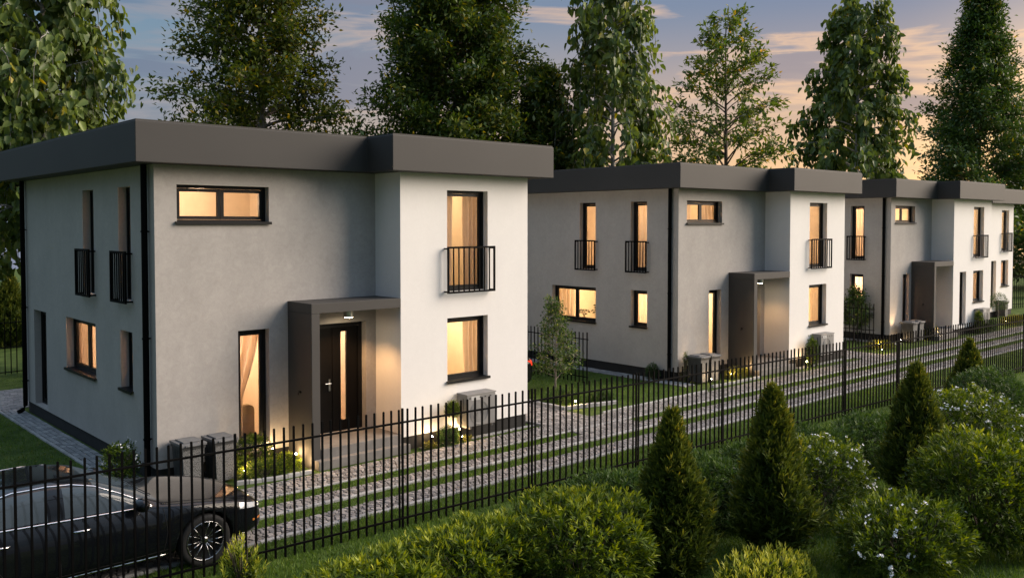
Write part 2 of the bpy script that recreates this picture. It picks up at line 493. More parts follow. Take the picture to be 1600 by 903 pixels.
def make_house(label, X, Y, a, b, front, bay, left, canopy=True, D=8.55, c=.91, door=(3.25, 4.35), rooms=True, curtains=True, porch_x=2.555, lit=1.0, porch=72):
    root = thing('house', label, 'house', (X, Y, 0), group='flat roofed houses along the lane')
    SF = Side((0, 0), (1, 0), (0, 1)); SB = Side((0, -c), (1, 0), (0, 1)); SL = Side((0, 0), (0, 1), (1, 0))
    hf = [(w[0], w[1], w[2], w[3]) for w in front]
    if canopy: hf.append((door[0], door[1], .36, 2.62))
    hb = [(w[0], w[1], w[2], w[3]) for w in bay]; hl = [(w[0], w[1], w[2], w[3]) for w in left]
    # outer walls
    mb = MB()
    panel(mb, (0, 0), (1, 0), (0, 1), a, ZP, ZW, hf, 0, T_WALL)
    panel(mb, (a, -c), (0, 1), (1, 0), c, ZP, ZW, [], 1)
    panel(mb, (a, -c), (1, 0), (0, 1), b, ZP, ZW, [(h[0] - a, h[1] - a, h[2], h[3]) for h in hb], 1, T_WALL)
    panel(mb, (0, 0), (0, 1), (1, 0), D, ZP, ZW, hl, 2, T_WALL)
    panel(mb, (a + b, -c), (0, 1), (-1, 0), D + c, ZP, ZW, [], 1)
    panel(mb, (0, D), (1, 0), (0, -1), a + b, ZP, ZW, [], 2)
    # underside drip edge of the render above the plinth
    mb.build('wall', [M['plaster'], M['plaster_white'], M['plaster_side']], root)
    ins = .03
    poly = [(ins, D - ins), (ins, ins), (a + ins, ins), (a + ins, -c + ins), (a + b - ins, -c + ins), (a + b - ins, D - ins)]
    pl = MB(); pl.prism(poly, 0, ZP + .002)
    lip = [(0, D), (0, 0), (a, 0), (a, -c), (a + b, -c), (a + b, D)]
    pl.prism(lip, ZP - .004, ZP + .0005)
    pl.build('plinth', M['plinth'], root)
    o, of = .448, .395
    rp = [(-o, D + o), (-o, -of), (a - o, -of), (a - o, -c - of), (a + b + o, -c - of), (a + b + o, D + o)]
    r_ = MB(); r_.prism(rp, ZW, ZR); rf = r_.build('roof', M['fascia'], root, bevel=.012)
    k_ = MB()
    i2 = .02
    rp2 = [(-o + i2, D + o - i2), (-o + i2, -of + i2), (a - o + i2, -of + i2), (a - o + i2, -c - of + i2), (a + b + o - i2, -c - of + i2), (a + b + o - i2, D + o - i2)]
    k_.prism(rp2, ZR + .001, ZR + .03); k_.build('roof_cap', M['canopy'], rf)
    # interior
    it = MB(); t = T_WALL
    if rooms:
        panel(it, (t, t), (1, 0), (0, 1), a, ZP, ZW, [(h[0] - t, h[1] - t, h[2], h[3]) for h in hf])
        panel(it, (a + t, -c + t), (1, 0), (0, 1), b - 2 * t, ZP, ZW, [(h[0] - a - t, h[1] - a - t, h[2], h[3]) for h in hb])
        it.quad((a + t, -c + t, ZP), (a + t, t, ZP), (a + t, t, ZW), (a + t, -c + t, ZW))
        panel(it, (t, t), (0, 1), (1, 0), D - 2 * t, ZP, ZW, [(h[0] - t, h[1] - t, h[2], h[3]) for h in hl])
        xr = a + b - t
        it.quad((xr, -c + t, ZP), (xr, D - t, ZP), (xr, D - t, ZW), (xr, -c + t, ZW))
        it.quad((t, D - t, ZP), (xr, D - t, ZP), (xr, D - t, ZW), (t, D - t, ZW))
        lp_ = [(t, D - t), (t, t), (a + t, t), (a + t, -c + t), (xr, -c + t), (xr, D - t)]
        it.face([(q[0], q[1], ZW - .02) for q in lp_])
        it.prism(lp_, 2.86, 2.98)
        # partitions
        xa = min(2.5, a - 1.3)
        it.box(xa, t + .002, ZP, xa + .1, D - t - .002, 2.858); it.box(xa + .5, t + .002, 2.982, xa + .6, D - t - .002, ZW - .022)
        it.box(a + .05, t + .05, ZP, a + .15, D - t - .002, 2.858); it.box(a + .05, t + .05, 2.982, a + .15, D - t - .002, ZW - .022)
        for y in (2.5,):
            it.box(t + .002, y, ZP, xa - .002, y + .1, 2.858); it.box(t + .002, y, 2.982, xa + .498, y + .1, ZW - .022)
        it.box(xa + .102, 3.4, ZP, a + .048, 3.5, 2.858)
        it.box(a + .152, 3.2, ZP, xr - .002, 3.3, 2.858); it.box(a + .152, 3.2, 2.982, xr - .002, 3.3, ZW - .022)
        it.box(t + .002, 5.6, ZP, xa - .002, 5.7, 2.858)
        it.build('interior_wall', M['interior'], root)
        fl = MB(); fl.face([(q[0], q[1], ZP + .01) for q in lp_]); fl.face([(q[0], q[1], 2.985) for q in lp_])
        fl.build('interior_floor', M['interior_floor'], root)
        xm = (a + b + a) / 2
        pts = [((xa + t) / 2, 1.4, 2.45, 1.0), ((xa + t) / 2, 4.2, 2.45, 1.0), ((xa + a) / 2, 1.6, 2.5, 1.1), (xm + .2, 1.2, 2.5, 1.15),
               (1.4, 1.5, 5.1, .55), (1.4, 4.2, 5.2, 1.0), (xm + .2, 1.5, 5.2, .9)]
        vr = random.Random(int(X * 10))
        for x, y, z, w in pts:
            l = lamp('room_light', (x, y, z), lit * POWER_ROOM * w * vr.uniform(.5, .9), (1, .69 + vr.uniform(-.03, .03), .42 + vr.uniform(-.05, .05)), .16); l.parent = root
    # windows
    for S, lst in ((SF, front), (SB, bay), (SL, left)):
        for w in lst:
            k = w[4] if len(w) > 4 else {}
            make_window(root, S, *w[:4], mull=k.get('mull', ()), curtain=k.get('cur'), sill=k.get('sill', True))
            if 'bal' in k: make_balcony(root, S, *k['bal'], nb=k.get('nb', 8))
    # rainwater pipes on the side wall
    for y, kick in ((.25, 0), (8.36, 1)):
        p = MB()
        pts = [(-.085, y, ZW - .002), (-.085, y, .35), (-.085, y, .2)]
        if kick: pts += [(-.13, y, .1), (-.26, y, .04)]
        else: pts += [(-.085, y, .012)]
        p.tube(pts, .055, 12)
        for z in (.8, 2.6, 4.5):
            p.lathe([(.055, -.015), (.066, -.015), (.066, .015), (.055, .015)], (-.085, y, z), 'z', 12)
            p.box(-.04, y - .02, z - .012, -.001, y + .02, z + .012)
        p.build('downpipe', M['black'], root, smooth=False)
    # porch canopy, steps, door
    if canopy:
        cm = MB()
        x0, x1, yf = porch_x, a - .003, -c - .012
        pw = .175
        cm.prism([(x0, -.002), (x0, yf), (x1, yf), (x1, -.002)], 2.945, 3.135)
        cm.box(x0, yf, .0, x0 + pw, -.002, 2.943)
        cn = cm.build('canopy', M['canopy'], root, bevel=.006)
        lx, ly = door[0] + .42, -.42
        if x0 > 2.2:
            lm = MB(); lm.lathe([(.0, 2.942), (.10, 2.942), (.10, 2.785), (.085, 2.775), (.0, 2.80)], (lx, ly, 0), 'z', 20)
            lo = lm.build('downlight', M['steel'], cn, smooth=False)
            bm_ = MB(); bm_.lathe([(.0, 2.778), (.082, 2.772)], (lx, ly, 0), 'z', 20); bm_.build('bulb', M['bulb'], lo)
            l = lamp('porch_light', (lx, ly, 2.755), porch, (1, .54, .22), .07, spot=R(122), blend=.6); l.parent = root
        st = MB()
        st.box(x0 + pw + .002, -.93, 0, a - .004, -.001, .36)
        st.prism([(x0 + .04, -.925), (x0 + .04, -1.10), (a + .10, -1.10), (a + .04, -.925)], 0, .18)
        st.build('steps', M['step'], root, bevel=.01)
        # little tap on the outer cheek of the porch
        tp = MB(); tp.lathe([(.0, 0), (.025, 0), (.02, -.015), (.010, -.02), (.010, -.045)], (x0, -.5, 1.42), 'x', 10)
        tp.tube([(x0 - .04, -.5, 1.42), (x0 - .055, -.5, 1.41), (x0 - .055, -.5, 1.37)], .010, 8)
        tp.tube([(x0 - .03, -.53, 1.445), (x0 - .03, -.47, 1.445)], .008, 6)
        tp.build('wall_tap', M['black'], root)
        u0, u1 = door
        w = u1 - u0
        df = MB()
        SF.box(df, u0 + .002, .16, .362, u0 + .09, .25, 2.618); SF.box(df, u1 - .09, .16, .362, u1 - .002, .25, 2.618); SF.box(df, u0 + .09, .16, 2.52, u1 - .09, .25, 2.618)
        g0, g1 = u0 + .60, u0 + .745
        lf = MB()
        SF.box(lf, u0 + .094, .185, .37, g0 - .02, .235, 2.515); SF.box(lf, g1 + .02, .185, .37, u1 - .094, .235, 2.515)
        SF.box(lf, g0 - .02, .185, .37, g1 + .02, .235, .58); SF.box(lf, g0 - .02, .185, 2.42, g1 + .02, .235, 2.515)
        SF.box(lf, g0 - .02, .18, .58, g0, .24, 2.42); SF.box(lf, g1, .18, .58, g1 + .02, .24, 2.42)
        SF.box(lf, u0 + .40, .172, .38, u0 + .415, .185, 2.505)
        dr = lf.build('door', M['door'], root)
        df.build('door_frame', M['frame'], root)
        gp = MB(); SF.box(gp, g0, .205, .58, g1, .212, 2.42); gp.build('pane', M['glass'], dr)
        hd = MB(); hx = u0 + .33
        SF.box(hd, hx - .02, .172, 1.22, hx + .02, .184, 1.46)
        hd.tube([(hx, .18, 1.38), (hx, .125, 1.38)], .010, 8); hd.tube([(hx + .005, .125, 1.38), (hx - .12, .125, 1.38)], .010, 8)
        hd.lathe([(0, -.012), (.017, -.012), (.017, .008)], (hx, .175, 1.26), 'y', 10)
        hd.build('handle', M['steel'], dr)
    return root


std_front = lambda c1, c2: [(.40, 2.18, 4.66, 5.34, dict(mull=(.5,), cur=c1)), (1.53, 2.16, .45, 2.63, dict(cur=c2, sill=False))]
A, B = 4.594, 3.525
std_bay = lambda c1, c2: [(5.79, 6.92, 3.2, 5.35, dict(cur=c1, sill=False, bal=(5.70, 7.02, 3.17, 4.16), nb=8)), (5.79, 6.92, 1.28, 2.64, dict(cur=c2))]
std_left = lambda: [(1.18, 1.82, 3.2, 5.33, dict(cur='full', sill=False, bal=(1.09, 1.92, 3.16, 4.13), nb=6)),
                    (3.28, 3.97, 3.2, 5.33, dict(cur='left', sill=False, bal=(3.18, 4.07, 3.16, 4.13), nb=6)),
                    (1.16, 1.80, 1.5, 2.62, dict(cur='full')),
                    (3.26, 5.24, 1.48, 2.61, dict(mull=(.5,), cur='right')),
                    (6.78, 7.80, .32, 2.59, dict(cur='full', sill=False))]
H1 = (5.898, 15.872); H2 = (21.204, 16.172); H3 = (34.577, 16.073); H4 = (44.72, 17.91)
make_house('white two storey flat roofed house right behind the parked black car', *H1, A, B, std_front(None, 'swept'), std_bay('both', 'right'), std_left())
make_house('flat roofed white house behind the young tree on the small lawn, wide side window glowing', *H2, A, B, std_front('both', None), std_bay(None, 'right'), std_left(), lit=1.75, porch=26)
make_house('flat roofed white house with a dark glazed door beside the porch in its bay front', *H3, 3.72, 4.005,
           [(.37, 2.13, 4.69, 5.38, dict(mull=(.5,), cur='left')), (1.10, 1.69, .45, 2.64, dict(sill=False))],
           [(5.77, 6.90, 3.24, 5.39, dict(sill=False, bal=(5.70, 7.04, 3.2, 4.19))), (5.80, 6.90, 1.30, 2.65, dict(cur='right')), (4.38, 5.05, .38, 2.65, dict(sill=False, cur='full'))],
           [(1.09, 1.66, 3.25, 5.38, dict(cur='full', sill=False, bal=(1.0, 1.76, 3.2, 4.18), nb=6)), (1.10, 1.67, 1.5, 2.64, dict(cur='full'))],
           door=(2.55, 3.5), porch_x=1.86, lit=2.0)
make_house('partly hidden white house at the far end of the lane', *H4, 2.2, 3.5, [],
           [(4.10, 5.08, 3.3, 5.36, dict(sill=False, bal=(4.02, 5.2, 3.25, 4.22))), (4.10, 5.08, 1.5, 2.82, dict(cur='right')), (2.78, 3.45, .5, 2.82, dict(sill=False))], [], canopy=False, D=7.5, lit=2.4)

# brown padded chair back standing behind the tall window of the first house
ch = thing('armchair', 'brown rounded seat back seen through the tall front window of the nearest house', 'armchair', (H1[0] + 1.85, H1[1] + .62, ZP + .012))
mb = MB()
w_, h_ = .26, .78
pp = [(-w_, .18), (w_, .18)] + [(w_ - .1 + .1 * math.cos(t), h_ - .1 + .1 * math.sin(t)) for t in np.linspace(0, math.pi / 2, 6)] + [(-w_ + .1 + .1 * math.cos(t), h_ - .1 + .1 * math.sin(t)) for t in np.linspace(math.pi / 2, math.pi, 6)]
i = len(pp)
mb.v += [(x, -.05, z) for x, z in pp] + [(x, .05, z) for x, z in pp]
mb.f += [tuple(range(i)), tuple(reversed(range(i, 2 * i)))] + [(k, (k + 1) % i, i + (k + 1) % i, i + k) for k in range(i)]; mb.m += [0] * (i + 2)
mb.build('backrest', M['furniture'], ch, bevel=.01)
mb = MB(); mb.box(-w_, .052, .3, w_, .5, .42); mb.build('seat', M['furniture'], ch, bevel=.03)
for x in (-.22, .22):
    for y in (0, .44):
        mb = MB(); mb.box(x - .02, y - .02, 0, x + .02, y + .02, .3 if y else .178); mb.build('leg', M['interior_floor'], ch)


def house_plant(label, x, y, z, seed, s=1.0):
    rng = np.random.default_rng(seed)
    root = thing('house_plant', label, 'pot plant', (x, y, z), 0, 'pot plants standing inside the windows')
    mb = MB(); mb.lathe([(0, 0), (.07 * s, 0), (.09 * s, .14 * s), (.08 * s, .14 * s), (0, .12 * s)], (0, 0, 0), 'z', 16); mb.build('pot', M['furniture'], root)
    st = MB(); LP = []
    for i in range(16):
        a, r = rng.uniform(0, 6.28), rng.uniform(.05, .2) * s
        tip = (math.cos(a) * r, math.sin(a) * r, rng.uniform(.26, .48) * s)
        st.tube([(0, 0, .12 * s), (tip[0] * .4, tip[1] * .4, tip[2] * .75), tip], .004, 4)
        LP.append((tip, a))
    st.build('stem', M['furniture'], root)
    lf = MB()
    for (tx, ty, tz), a in LP:
        for k in range(3):
            b = a + (k - 1) * .9; l, w_ = .13 * s, .05 * s
            dx, dy = math.cos(b), math.sin(b)
            lf.face([(tx, ty, tz), (tx + dx * l * .5 - dy * w_, ty + dy * l * .5 + dx * w_, tz + .02), (tx + dx * l, ty + dy * l, tz - .03), (tx + dx * l * .5 + dy * w_, ty + dy * l * .5 - dx * w_, tz + .02)])
    lf.build('leaves', M['plant_leaf'], root)
house_plant('bushy pot plant at the right end of the wide side window of the second house', H2[0] + .62, H2[1] + 3.62, 1.44, 1, 1.15)
house_plant('smaller pot plant in the middle of the wide side window of the second house', H2[0] + .62, H2[1] + 4.35, 1.44, 2, .8)
house_plant('pot plant in the small side window of the second house', H2[0] + .60, H2[1] + 1.36, 1.42, 3, .7)
mb = MB(); mb.box(H2[0] + .42, H2[1] + 3.3, ZP + .014, H2[0] + .80, H2[1] + 5.2, 1.435)
tag(mb.build('sideboard', M['furniture'], bevel=.01), 'low brown sideboard under the pot plants of the wide side window', 'sideboard')
mb = MB(); mb.box(H2[0] + .42, H2[1] + 1.1, ZP + .014, H2[0] + .78, H2[1] + 1.7, 1.415)
tag(mb.build('sideboard', M['furniture'], bevel=.01), 'narrow brown cabinet behind the small side window of the second house', 'sideboard')
# long low cabinet and a table lamp in the room behind the lower bay window of the nearest house
mb = MB(); mb.box(H1[0] + 6.0, H1[1] + 2.7, ZP + .014, H1[0] + 7.75, H1[1] + 3.15, 1.5)
tag(mb.build('sideboard', M['furniture'], bevel=.01), 'long brown cabinet seen through the lower bay window of the nearest house', 'sideboard')
def picture(label, x, y, z, w, h):
    root = thing('picture', label, 'picture', (x, y, z), 0, 'framed pictures hanging inside')
    f = MB()
    f.box(-w, -.02, -h, w, 0, -h + .03); f.box(-w, -.02, h - .03, w, 0, h); f.box(-w, -.02, -h + .03, -w + .03, 0, h - .03); f.box(w - .03, -.02, -h + .03, w, 0, h - .03)
    f.build('frame', M['furniture'], root)
    c = MB(); c.box(-w + .03, -.012, -h + .03, w - .03, -.004, h - .03); c.build('print', M['curtain'], root)
picture('framed pale picture over the long cabinet of the nearest house', H1[0] + 7.0, H1[1] + 3.195, 2.1, .35, .26)
# ------------------------------------------------------------------ terrain
def terrain():
    rings = [0, 10, 20, 35, 50, 65, 80, 88, 94, 100, 112, 130, 170, 260, 500, 1200]
    na = 96
    v, f = [(0, 0, 0)], []
    def zf(r): return 0 if r <= 88 else -.00055 * (r - 88) ** 2 if r < 200 else -.00055 * 112 ** 2 - .123 * (r - 200)
    for r in rings[1:]:
        for s in range(na):
            an = 2 * math.pi * s / na
            v.append((r * math.cos(an), r * math.sin(an), zf(r)))
    for s in range(na): f.append((0, 1 + s, 1 + (s + 1) % na))
    for k in range(len(rings) - 2):
        for s in range(na):
            a = 1 + k * na + s; b = 1 + k * na + (s + 1) % na
            f.append((a, a + na, b + na, b))
    me = bpy.data.meshes.new('ground'); me.from_pydata(v, [], f); me.materials.append(M['lawn'])
    me.polygons.foreach_set('use_smooth', [True] * len(f))
    o = bpy.data.objects.new('ground', me); COL.objects.link(o)
    return struct(o, 'wide green lawn reaching back to the low crest', cat='lawn')
terrain()


def clip(poly, nx, ny, c):
    out = []
    n = len(poly)
    for i in range(n):
        p, q = poly[i], poly[(i + 1) % n]
        dp, dq = p[0] * nx + p[1] * ny - c, q[0] * nx + q[1] * ny - c
        if dp <= 0: out.append(p)
        if dp * dq < 0:
            t = dp / (dp - dq); out.append((p[0] + (q[0] - p[0]) * t, p[1] + (q[1] - p[1]) * t))
    return out


def cobbles(name, x0, x1, y0, y1, size, mat, slope=0.0, gap=.015, h=.024, jit=.42, xs=1.0, label=None, cat='path', skip=None):
    """irregular setts: one raised stone per cell of a jittered pattern; slope shifts y along x"""
    rs = random.Random(hash((round(x0, 2), round(y0, 2))) & 0xffff)
    nx, ny = max(1, int((x1 - x0) / (size * xs))), max(1, round((y1 - y0) / size))
    sx, sy = (x1 - x0) / nx, (y1 - y0) / ny
    P = {}
    for i in range(-2, nx + 2):
        for k in range(-2, ny + 2):
            P[i, k] = (x0 + sx * (i + .5 + (.5 if k % 2 else 0) * .9 + rs.uniform(-jit, jit)), y0 + sy * (k + .5 + rs.uniform(-jit, jit)))
    V, F, RND, mx = [], [], [], 0
    Vt, Ft = [], []
    for i in range(-1, nx + 1):
        for k in range(-1, ny + 1):
            px, py = P[i, k]
            poly = [(x0, y0), (x1, y0), (x1, y1), (x0, y1)]
            poly = clip(poly, 1, 0, px + 2.2 * sx); poly = clip(poly, -1, 0, -(px - 2.2 * sx))
            for di in (-2, -1, 0, 1, 2):
                for dk in (-2, -1, 0, 1, 2):
                    if (di or dk) and (i + di, k + dk) in P:
                        qx, qy = P[i + di, k + dk]
                        ex, ey = qx - px, qy - py
                        l = math.hypot(ex, ey)
                        if l < 1e-5: continue
                        poly = clip(poly, ex / l, ey / l, (ex * (px + qx) / 2 + ey * (py + qy) / 2) / l - gap * .5)
                        if len(poly) < 3: break
                if len(poly) < 3: break
            if len(poly) < 3: continue
            cx = sum(p[0] for p in poly) / len(poly); cy = sum(p[1] for p in poly) / len(poly)
            if skip and skip(cx, cy): continue
            z = h + rs.uniform(-.003, .003); tx, ty = rs.uniform(-.03, .03), rs.uniform(-.03, .03)
            n = len(poly); b = len(V); ins = rs.uniform(.76, .86)
            off = slope * (cx - x0)
            for q in poly: V.append((q[0], q[1] + off, 0.0))
            for q in poly: V.append((cx + (q[0] - cx) * .95, cy + (q[1] - cy) * .95 + off, z - .010))
            for q in poly:
                dx, dy = (q[0] - cx) * ins, (q[1] - cy) * ins
                V.append((cx + dx, cy + dy + off, z + dx * tx + dy * ty))
            r = rs.random()
            for s in range(n):
                s2 = (s + 1) % n
                F.append((b + s, b + s2, b + n + s2, b + n + s)); F.append((b + n + s, b + n + s2, b + 2 * n + s2, b + 2 * n + s))
                RND += [r, r]
            F.append(tuple(range(b + 2 * n, b + 3 * n))); RND.append(r)
    me = bpy.data.meshes.new(name); me.from_pydata(V, [], F); me.materials.append(mat)
    at = me.attributes.new('rnd', 'FLOAT', 'FACE'); at.data.foreach_set('value', RND)
    o = bpy.data.objects.new(name, me); COL.objects.link(o)
    # bedding under the stones
    mb = MB()
    e = .012
    d0, d1 = 0, slope * (x1 - x0)
    mb.quad((x0 - e, y0 - e + d0, .004), (x1 + e, y0 - e + d1, .004), (x1 + e, y1 + e + d1, .004), (x0 - e, y1 + e + d0, .004))
    s = mb.build('bedding', M['soil'], o)
    return struct(o, label, cat=cat)


def kerb_row(name, pts, w, h, ln, label=None):
    """row of dressed kerb stones along a polyline"""
    rs = random.Random(int(pts[0][0] * 100))
    mb = MB(); rnd = []
    for (xa, ya), (xb, yb) in zip(pts[:-1], pts[1:]):
        L = math.hypot(xb - xa, yb - ya); n = max(1, round(L / ln)); ux, uy = (xb - xa) / L, (yb - ya) / L
        vx, vy = -uy, ux
        for i in range(n):
            a, b = L * i / n + .006, L * (i + 1) / n - .006
            ww = w * rs.uniform(.92, 1.05) / 2; hh = h * rs.uniform(.9, 1.1); o_ = rs.uniform(-.006, .006); c = .012
            def q(u, v, z): return (xa + ux * u + vx * (v + o_), ya + uy * u + vy * (v + o_), z)
            k = len(mb.v)
            mb.v += [q(a, -ww, 0), q(b, -ww, 0), q(b, ww, 0), q(a, ww, 0), q(a, -ww, hh - c), q(b, -ww, hh - c), q(b, ww, hh - c), q(a, ww, hh - c),
                     q(a + c, -ww + c, hh), q(b - c, -ww + c, hh), q(b - c, ww - c, hh), q(a + c, ww - c, hh)]
            r = rs.random()
            for f in ((0, 1, 5, 4), (1, 2, 6, 5), (2, 3, 7, 6), (3, 0, 4, 7), (4, 5, 9, 8), (5, 6, 10, 9), (6, 7, 11, 10), (7, 4, 8, 11), (8, 9, 10, 11)):
                mb.f.append(tuple(k + t for t in f)); mb.m.append(0); rnd.append(r)
    return struct(mb.build(name, M['kerb'], rnd=rnd), label, cat='kerb')


XE = 58.0
SL = .006    # the lane drifts slightly away from the houses' line
cobbles('path', -4.0, XE, 13.90, 14.62, .10, M['stone'], 0, label='cobbled walk along the house fronts')
cobbles('path', -4.0, XE, 13.02, 13.46, .10, M['stone'], 0, label='middle cobbled wheel strip of the lane')
cobbles('path', -4.0, XE, 12.02, 12.54, .10, M['stone'], 0, label='cobbled wheel strip of the lane nearest the fence')
kerb_row('kerb', [(-4, 12.975), (XE, 12.975)], .075, .045, .33, 'pale kerb along the middle cobbled strip')
kerb_row('kerb', [(-4, 11.975), (XE, 11.975)], .075, .045, .33, 'pale kerb along the cobbled strip nearest the fence')
kerb_row('kerb', [(-4, 13.87), (XE, 13.87)], .045, .034, .2, 'thin stone edging between the cobbled walk and the grass')
# driveway between the first two houses
cobbles('driveway', 14.25, 15.78, 14.63, 24.6, .13, M['stone'], label='cobbled driveway beside the first house', cat='driveway')
cobbles('driveway', 29.6, 31.1, 14.63, 24.6, .13, M['stone'], label='cobbled driveway beside the second house', cat='driveway')
cobbles('path', 14.3, 16.2, 13.49, 13.84, .10, M['stone'], label='cobbled crossing of the grass strip at the first driveway')
kerb_row('kerb', [(15.83, 17.6), (15.85, 15.62), (16.5, 15.48), (17.5, 15.28)], .09, .09, .3, 'kerb round the planting bed beside the driveway')
kerb_row('kerb', [(14.19, 14.66), (14.19, 16.9)], .07, .06, .3, 'kerb along the edge of the first driveway')
# sett paths round the houses
def setts(name, x0, x1, y0, y1, label, along='y', w=.1, l=.17):
    rs = random.Random(int(x0 * 10)); mb = MB(); rnd = []
    if along == 'y':
        n = max(1, round((x1 - x0) / w))
        for i in range(n):
            a, b = x0 + (x1 - x0) * i / n + .006, x0 + (x1 - x0) * (i + 1) / n - .006
            y = y0 + rs.uniform(0, l * .6)
            while y < y1:
                e = y + l * rs.uniform(.75, 1.3); h = .024 + rs.uniform(-.004, .004)
                mb.box(a + rs.uniform(0, .006), y, 0, b - rs.uniform(0, .006), min(e, y1) - .01, h); rnd += [rs.random()] * 6; y = e
    else:
        n = max(1, round((y1 - y0) / w))
        for i in range(n):
            a, b = y0 + (y1 - y0) * i / n + .006, y0 + (y1 - y0) * (i + 1) / n - .006
            x = x0 + rs.uniform(0, l * .6)
            while x < x1:
                e = x + l * rs.uniform(.75, 1.3); h = .024 + rs.uniform(-.004, .004)
                mb.box(x, a + rs.uniform(0, .006), 0, min(e, x1) - .01, b - rs.uniform(0, .006), h); rnd += [rs.random()] * 6; x = e
    rr = []
    it = iter(rnd)
    k = 0
    vals = rnd[::6]
    rr = [v for v in vals for _ in range(6)]
    o = mb.build(name, M['sett'], rnd=rr)
    s = MB(); s.quad((x0, y0, .004), (x1, y0, .004), (x1, y1, .004), (x0, y1, .004)); s.build('bedding', M['soil'], o)
    return struct(o, label, cat='path')
setts('path', 5.42, 5.86, 15.2, 24.9, 'sett path along the side wall of the first house')
setts('path', 4.2, 14.0, 24.95, 27.9, 'sett terrace behind the first house', 'x')
setts('path', 20.66, 21.16, 15.5, 25, 'sett path along the side wall of the second house')
setts('path', 34.0, 34.5, 15.5, 25, 'sett path along the side wall of the third house')
setts('path', 10.9, 14.15, 14.78, 14.93, 'pale setts along the plinth of the first house', 'x', .075, .11)
setts('path', 26.0, 29.5, 15.0, 15.2, 'pale setts along the plinth of the second house', 'x', .075, .11)
kerb_row('kerb', [(5.37, 24.9), (5.37, 15.2)], .07, .04, .25, 'rough edging of the sett path beside the first house')
# edging of the lawn corner in front of house two and beds
kerb_row('kerb', [(16.3, 14.70), (20.6, 14.70)], .05, .05, .25, 'edging between the small lawn and the cobbled walk')
kerb_row('kerb', [(6.95, 14.98), (7.6, 14.82), (8.35, 14.78)], .08, .07, .22, 'edging of the flower bed beside the porch of the first house')
kerb_row('kerb', [(21.2, 14.95), (22.6, 14.92), (23.6, 14.92)], .08, .07, .22, 'edging of the flower bed beside the porch of the second house')

# ------------------------------------------------------------------ fences
def fence(name, label, P0, P1, spacing, ztop, zr, posts, nparts=100, pw=.025, rail=.027, zbot=.03, group=None, own=True):
    P0 = Vector((P0[0], P0[1], 0)); P1 = Vector((P1[0], P1[1], 0))
    L = (P1 - P0).length; d = (P1 - P0) / L
    root = thing(name, label, 'fence', P0, math.atan2(d.y, d.x), group)
    h = pw / 2
    n = int(L / spacing)
    def pk(mb, u, zt, jz=0):
        mb.box(u - h, -h, zbot, u + h, h, zt - .006); mb.box(u - h * .7, -h * .7, zt - .006, u + h * .7, h * .7, zt)
    proto = None
    rest = MB(); k = 0
    for i in range(n + 1):
        u = i * spacing + random.uniform(-.003, .003)
        if any(abs(u - p) < .04 for p in posts): continue
        if own and k < nparts:
            if proto is None:
                mb = MB(); pk(mb, 0, ztop); proto = o = mb.build('picket', M['black'], root)
            else:
                o = proto.copy(); COL.objects.link(o); o.parent = root
            o.location = (u, 0, random.uniform(-.004, .004)); o.rotation_euler = (random.uniform(-.004, .004), random.uniform(-.004, .004), 0)
        else: pk(rest, u, ztop)
        k += 1
    if rest.v:
        o = rest.build('pickets', M['black'], root)
        if k > nparts: o['kind'] = 'stuff'
    for z in zr:
        mb = MB(); mb.box(-.02, -h - rail, z - rail / 2, L + .02, -h - .001, z + rail / 2); mb.build('rail', M['black'], root)
    for p in posts:
        mb = MB(); mb.box(p - .0145, -.0145, 0, p + .0145, .0145, ztop + .012); mb.build('post', M['black'], root)
    return root
fx = lambda x: 11.19 - .04954 * (x - 6.086)
FX0 = 1.2
fence('fence', 'long black metal picket fence running along the lane in front of the houses', (FX0, fx(FX0)), (47, fx(47)), .1427, 1.835, (1.64, .18),
      [(x - FX0) * 1.00123 for x in (2.6, 5.2, 7.81, 10.39, 12.97, 15.55, 18.14, 20.23, 22.8, 25.4, 28.0, 30.6, 33.2, 35.8, 38.4, 41.0, 43.6)])
fence('fence', 'short black picket fence across the small lawn behind the young tree', (18.95, 17.7), (19.05, 24.5), .16, 1.5, (1.30, .2), [0.0, 3.4])
fence('fence', 'short black picket fence behind the bushy young tree by the third house', (32.88, 15.9), (32.95, 23.5), .16, 1.62, (1.42, .62), [0.0, 3.2])
fence('fence', 'black picket fence behind the first house in front of the conifer hedge bush', (-6, 29.2), (14, 31.6), .17, 1.75, (1.62, .85, .1), [2.5, 7.5, 12.5, 17.5])
fence('fence', 'black picket fence on the green lawn beyond the last house', (50.6, 19.2), (60.5, 15.4), .16, 1.9, (1.75, .25), [2.5, 5, 7.5])

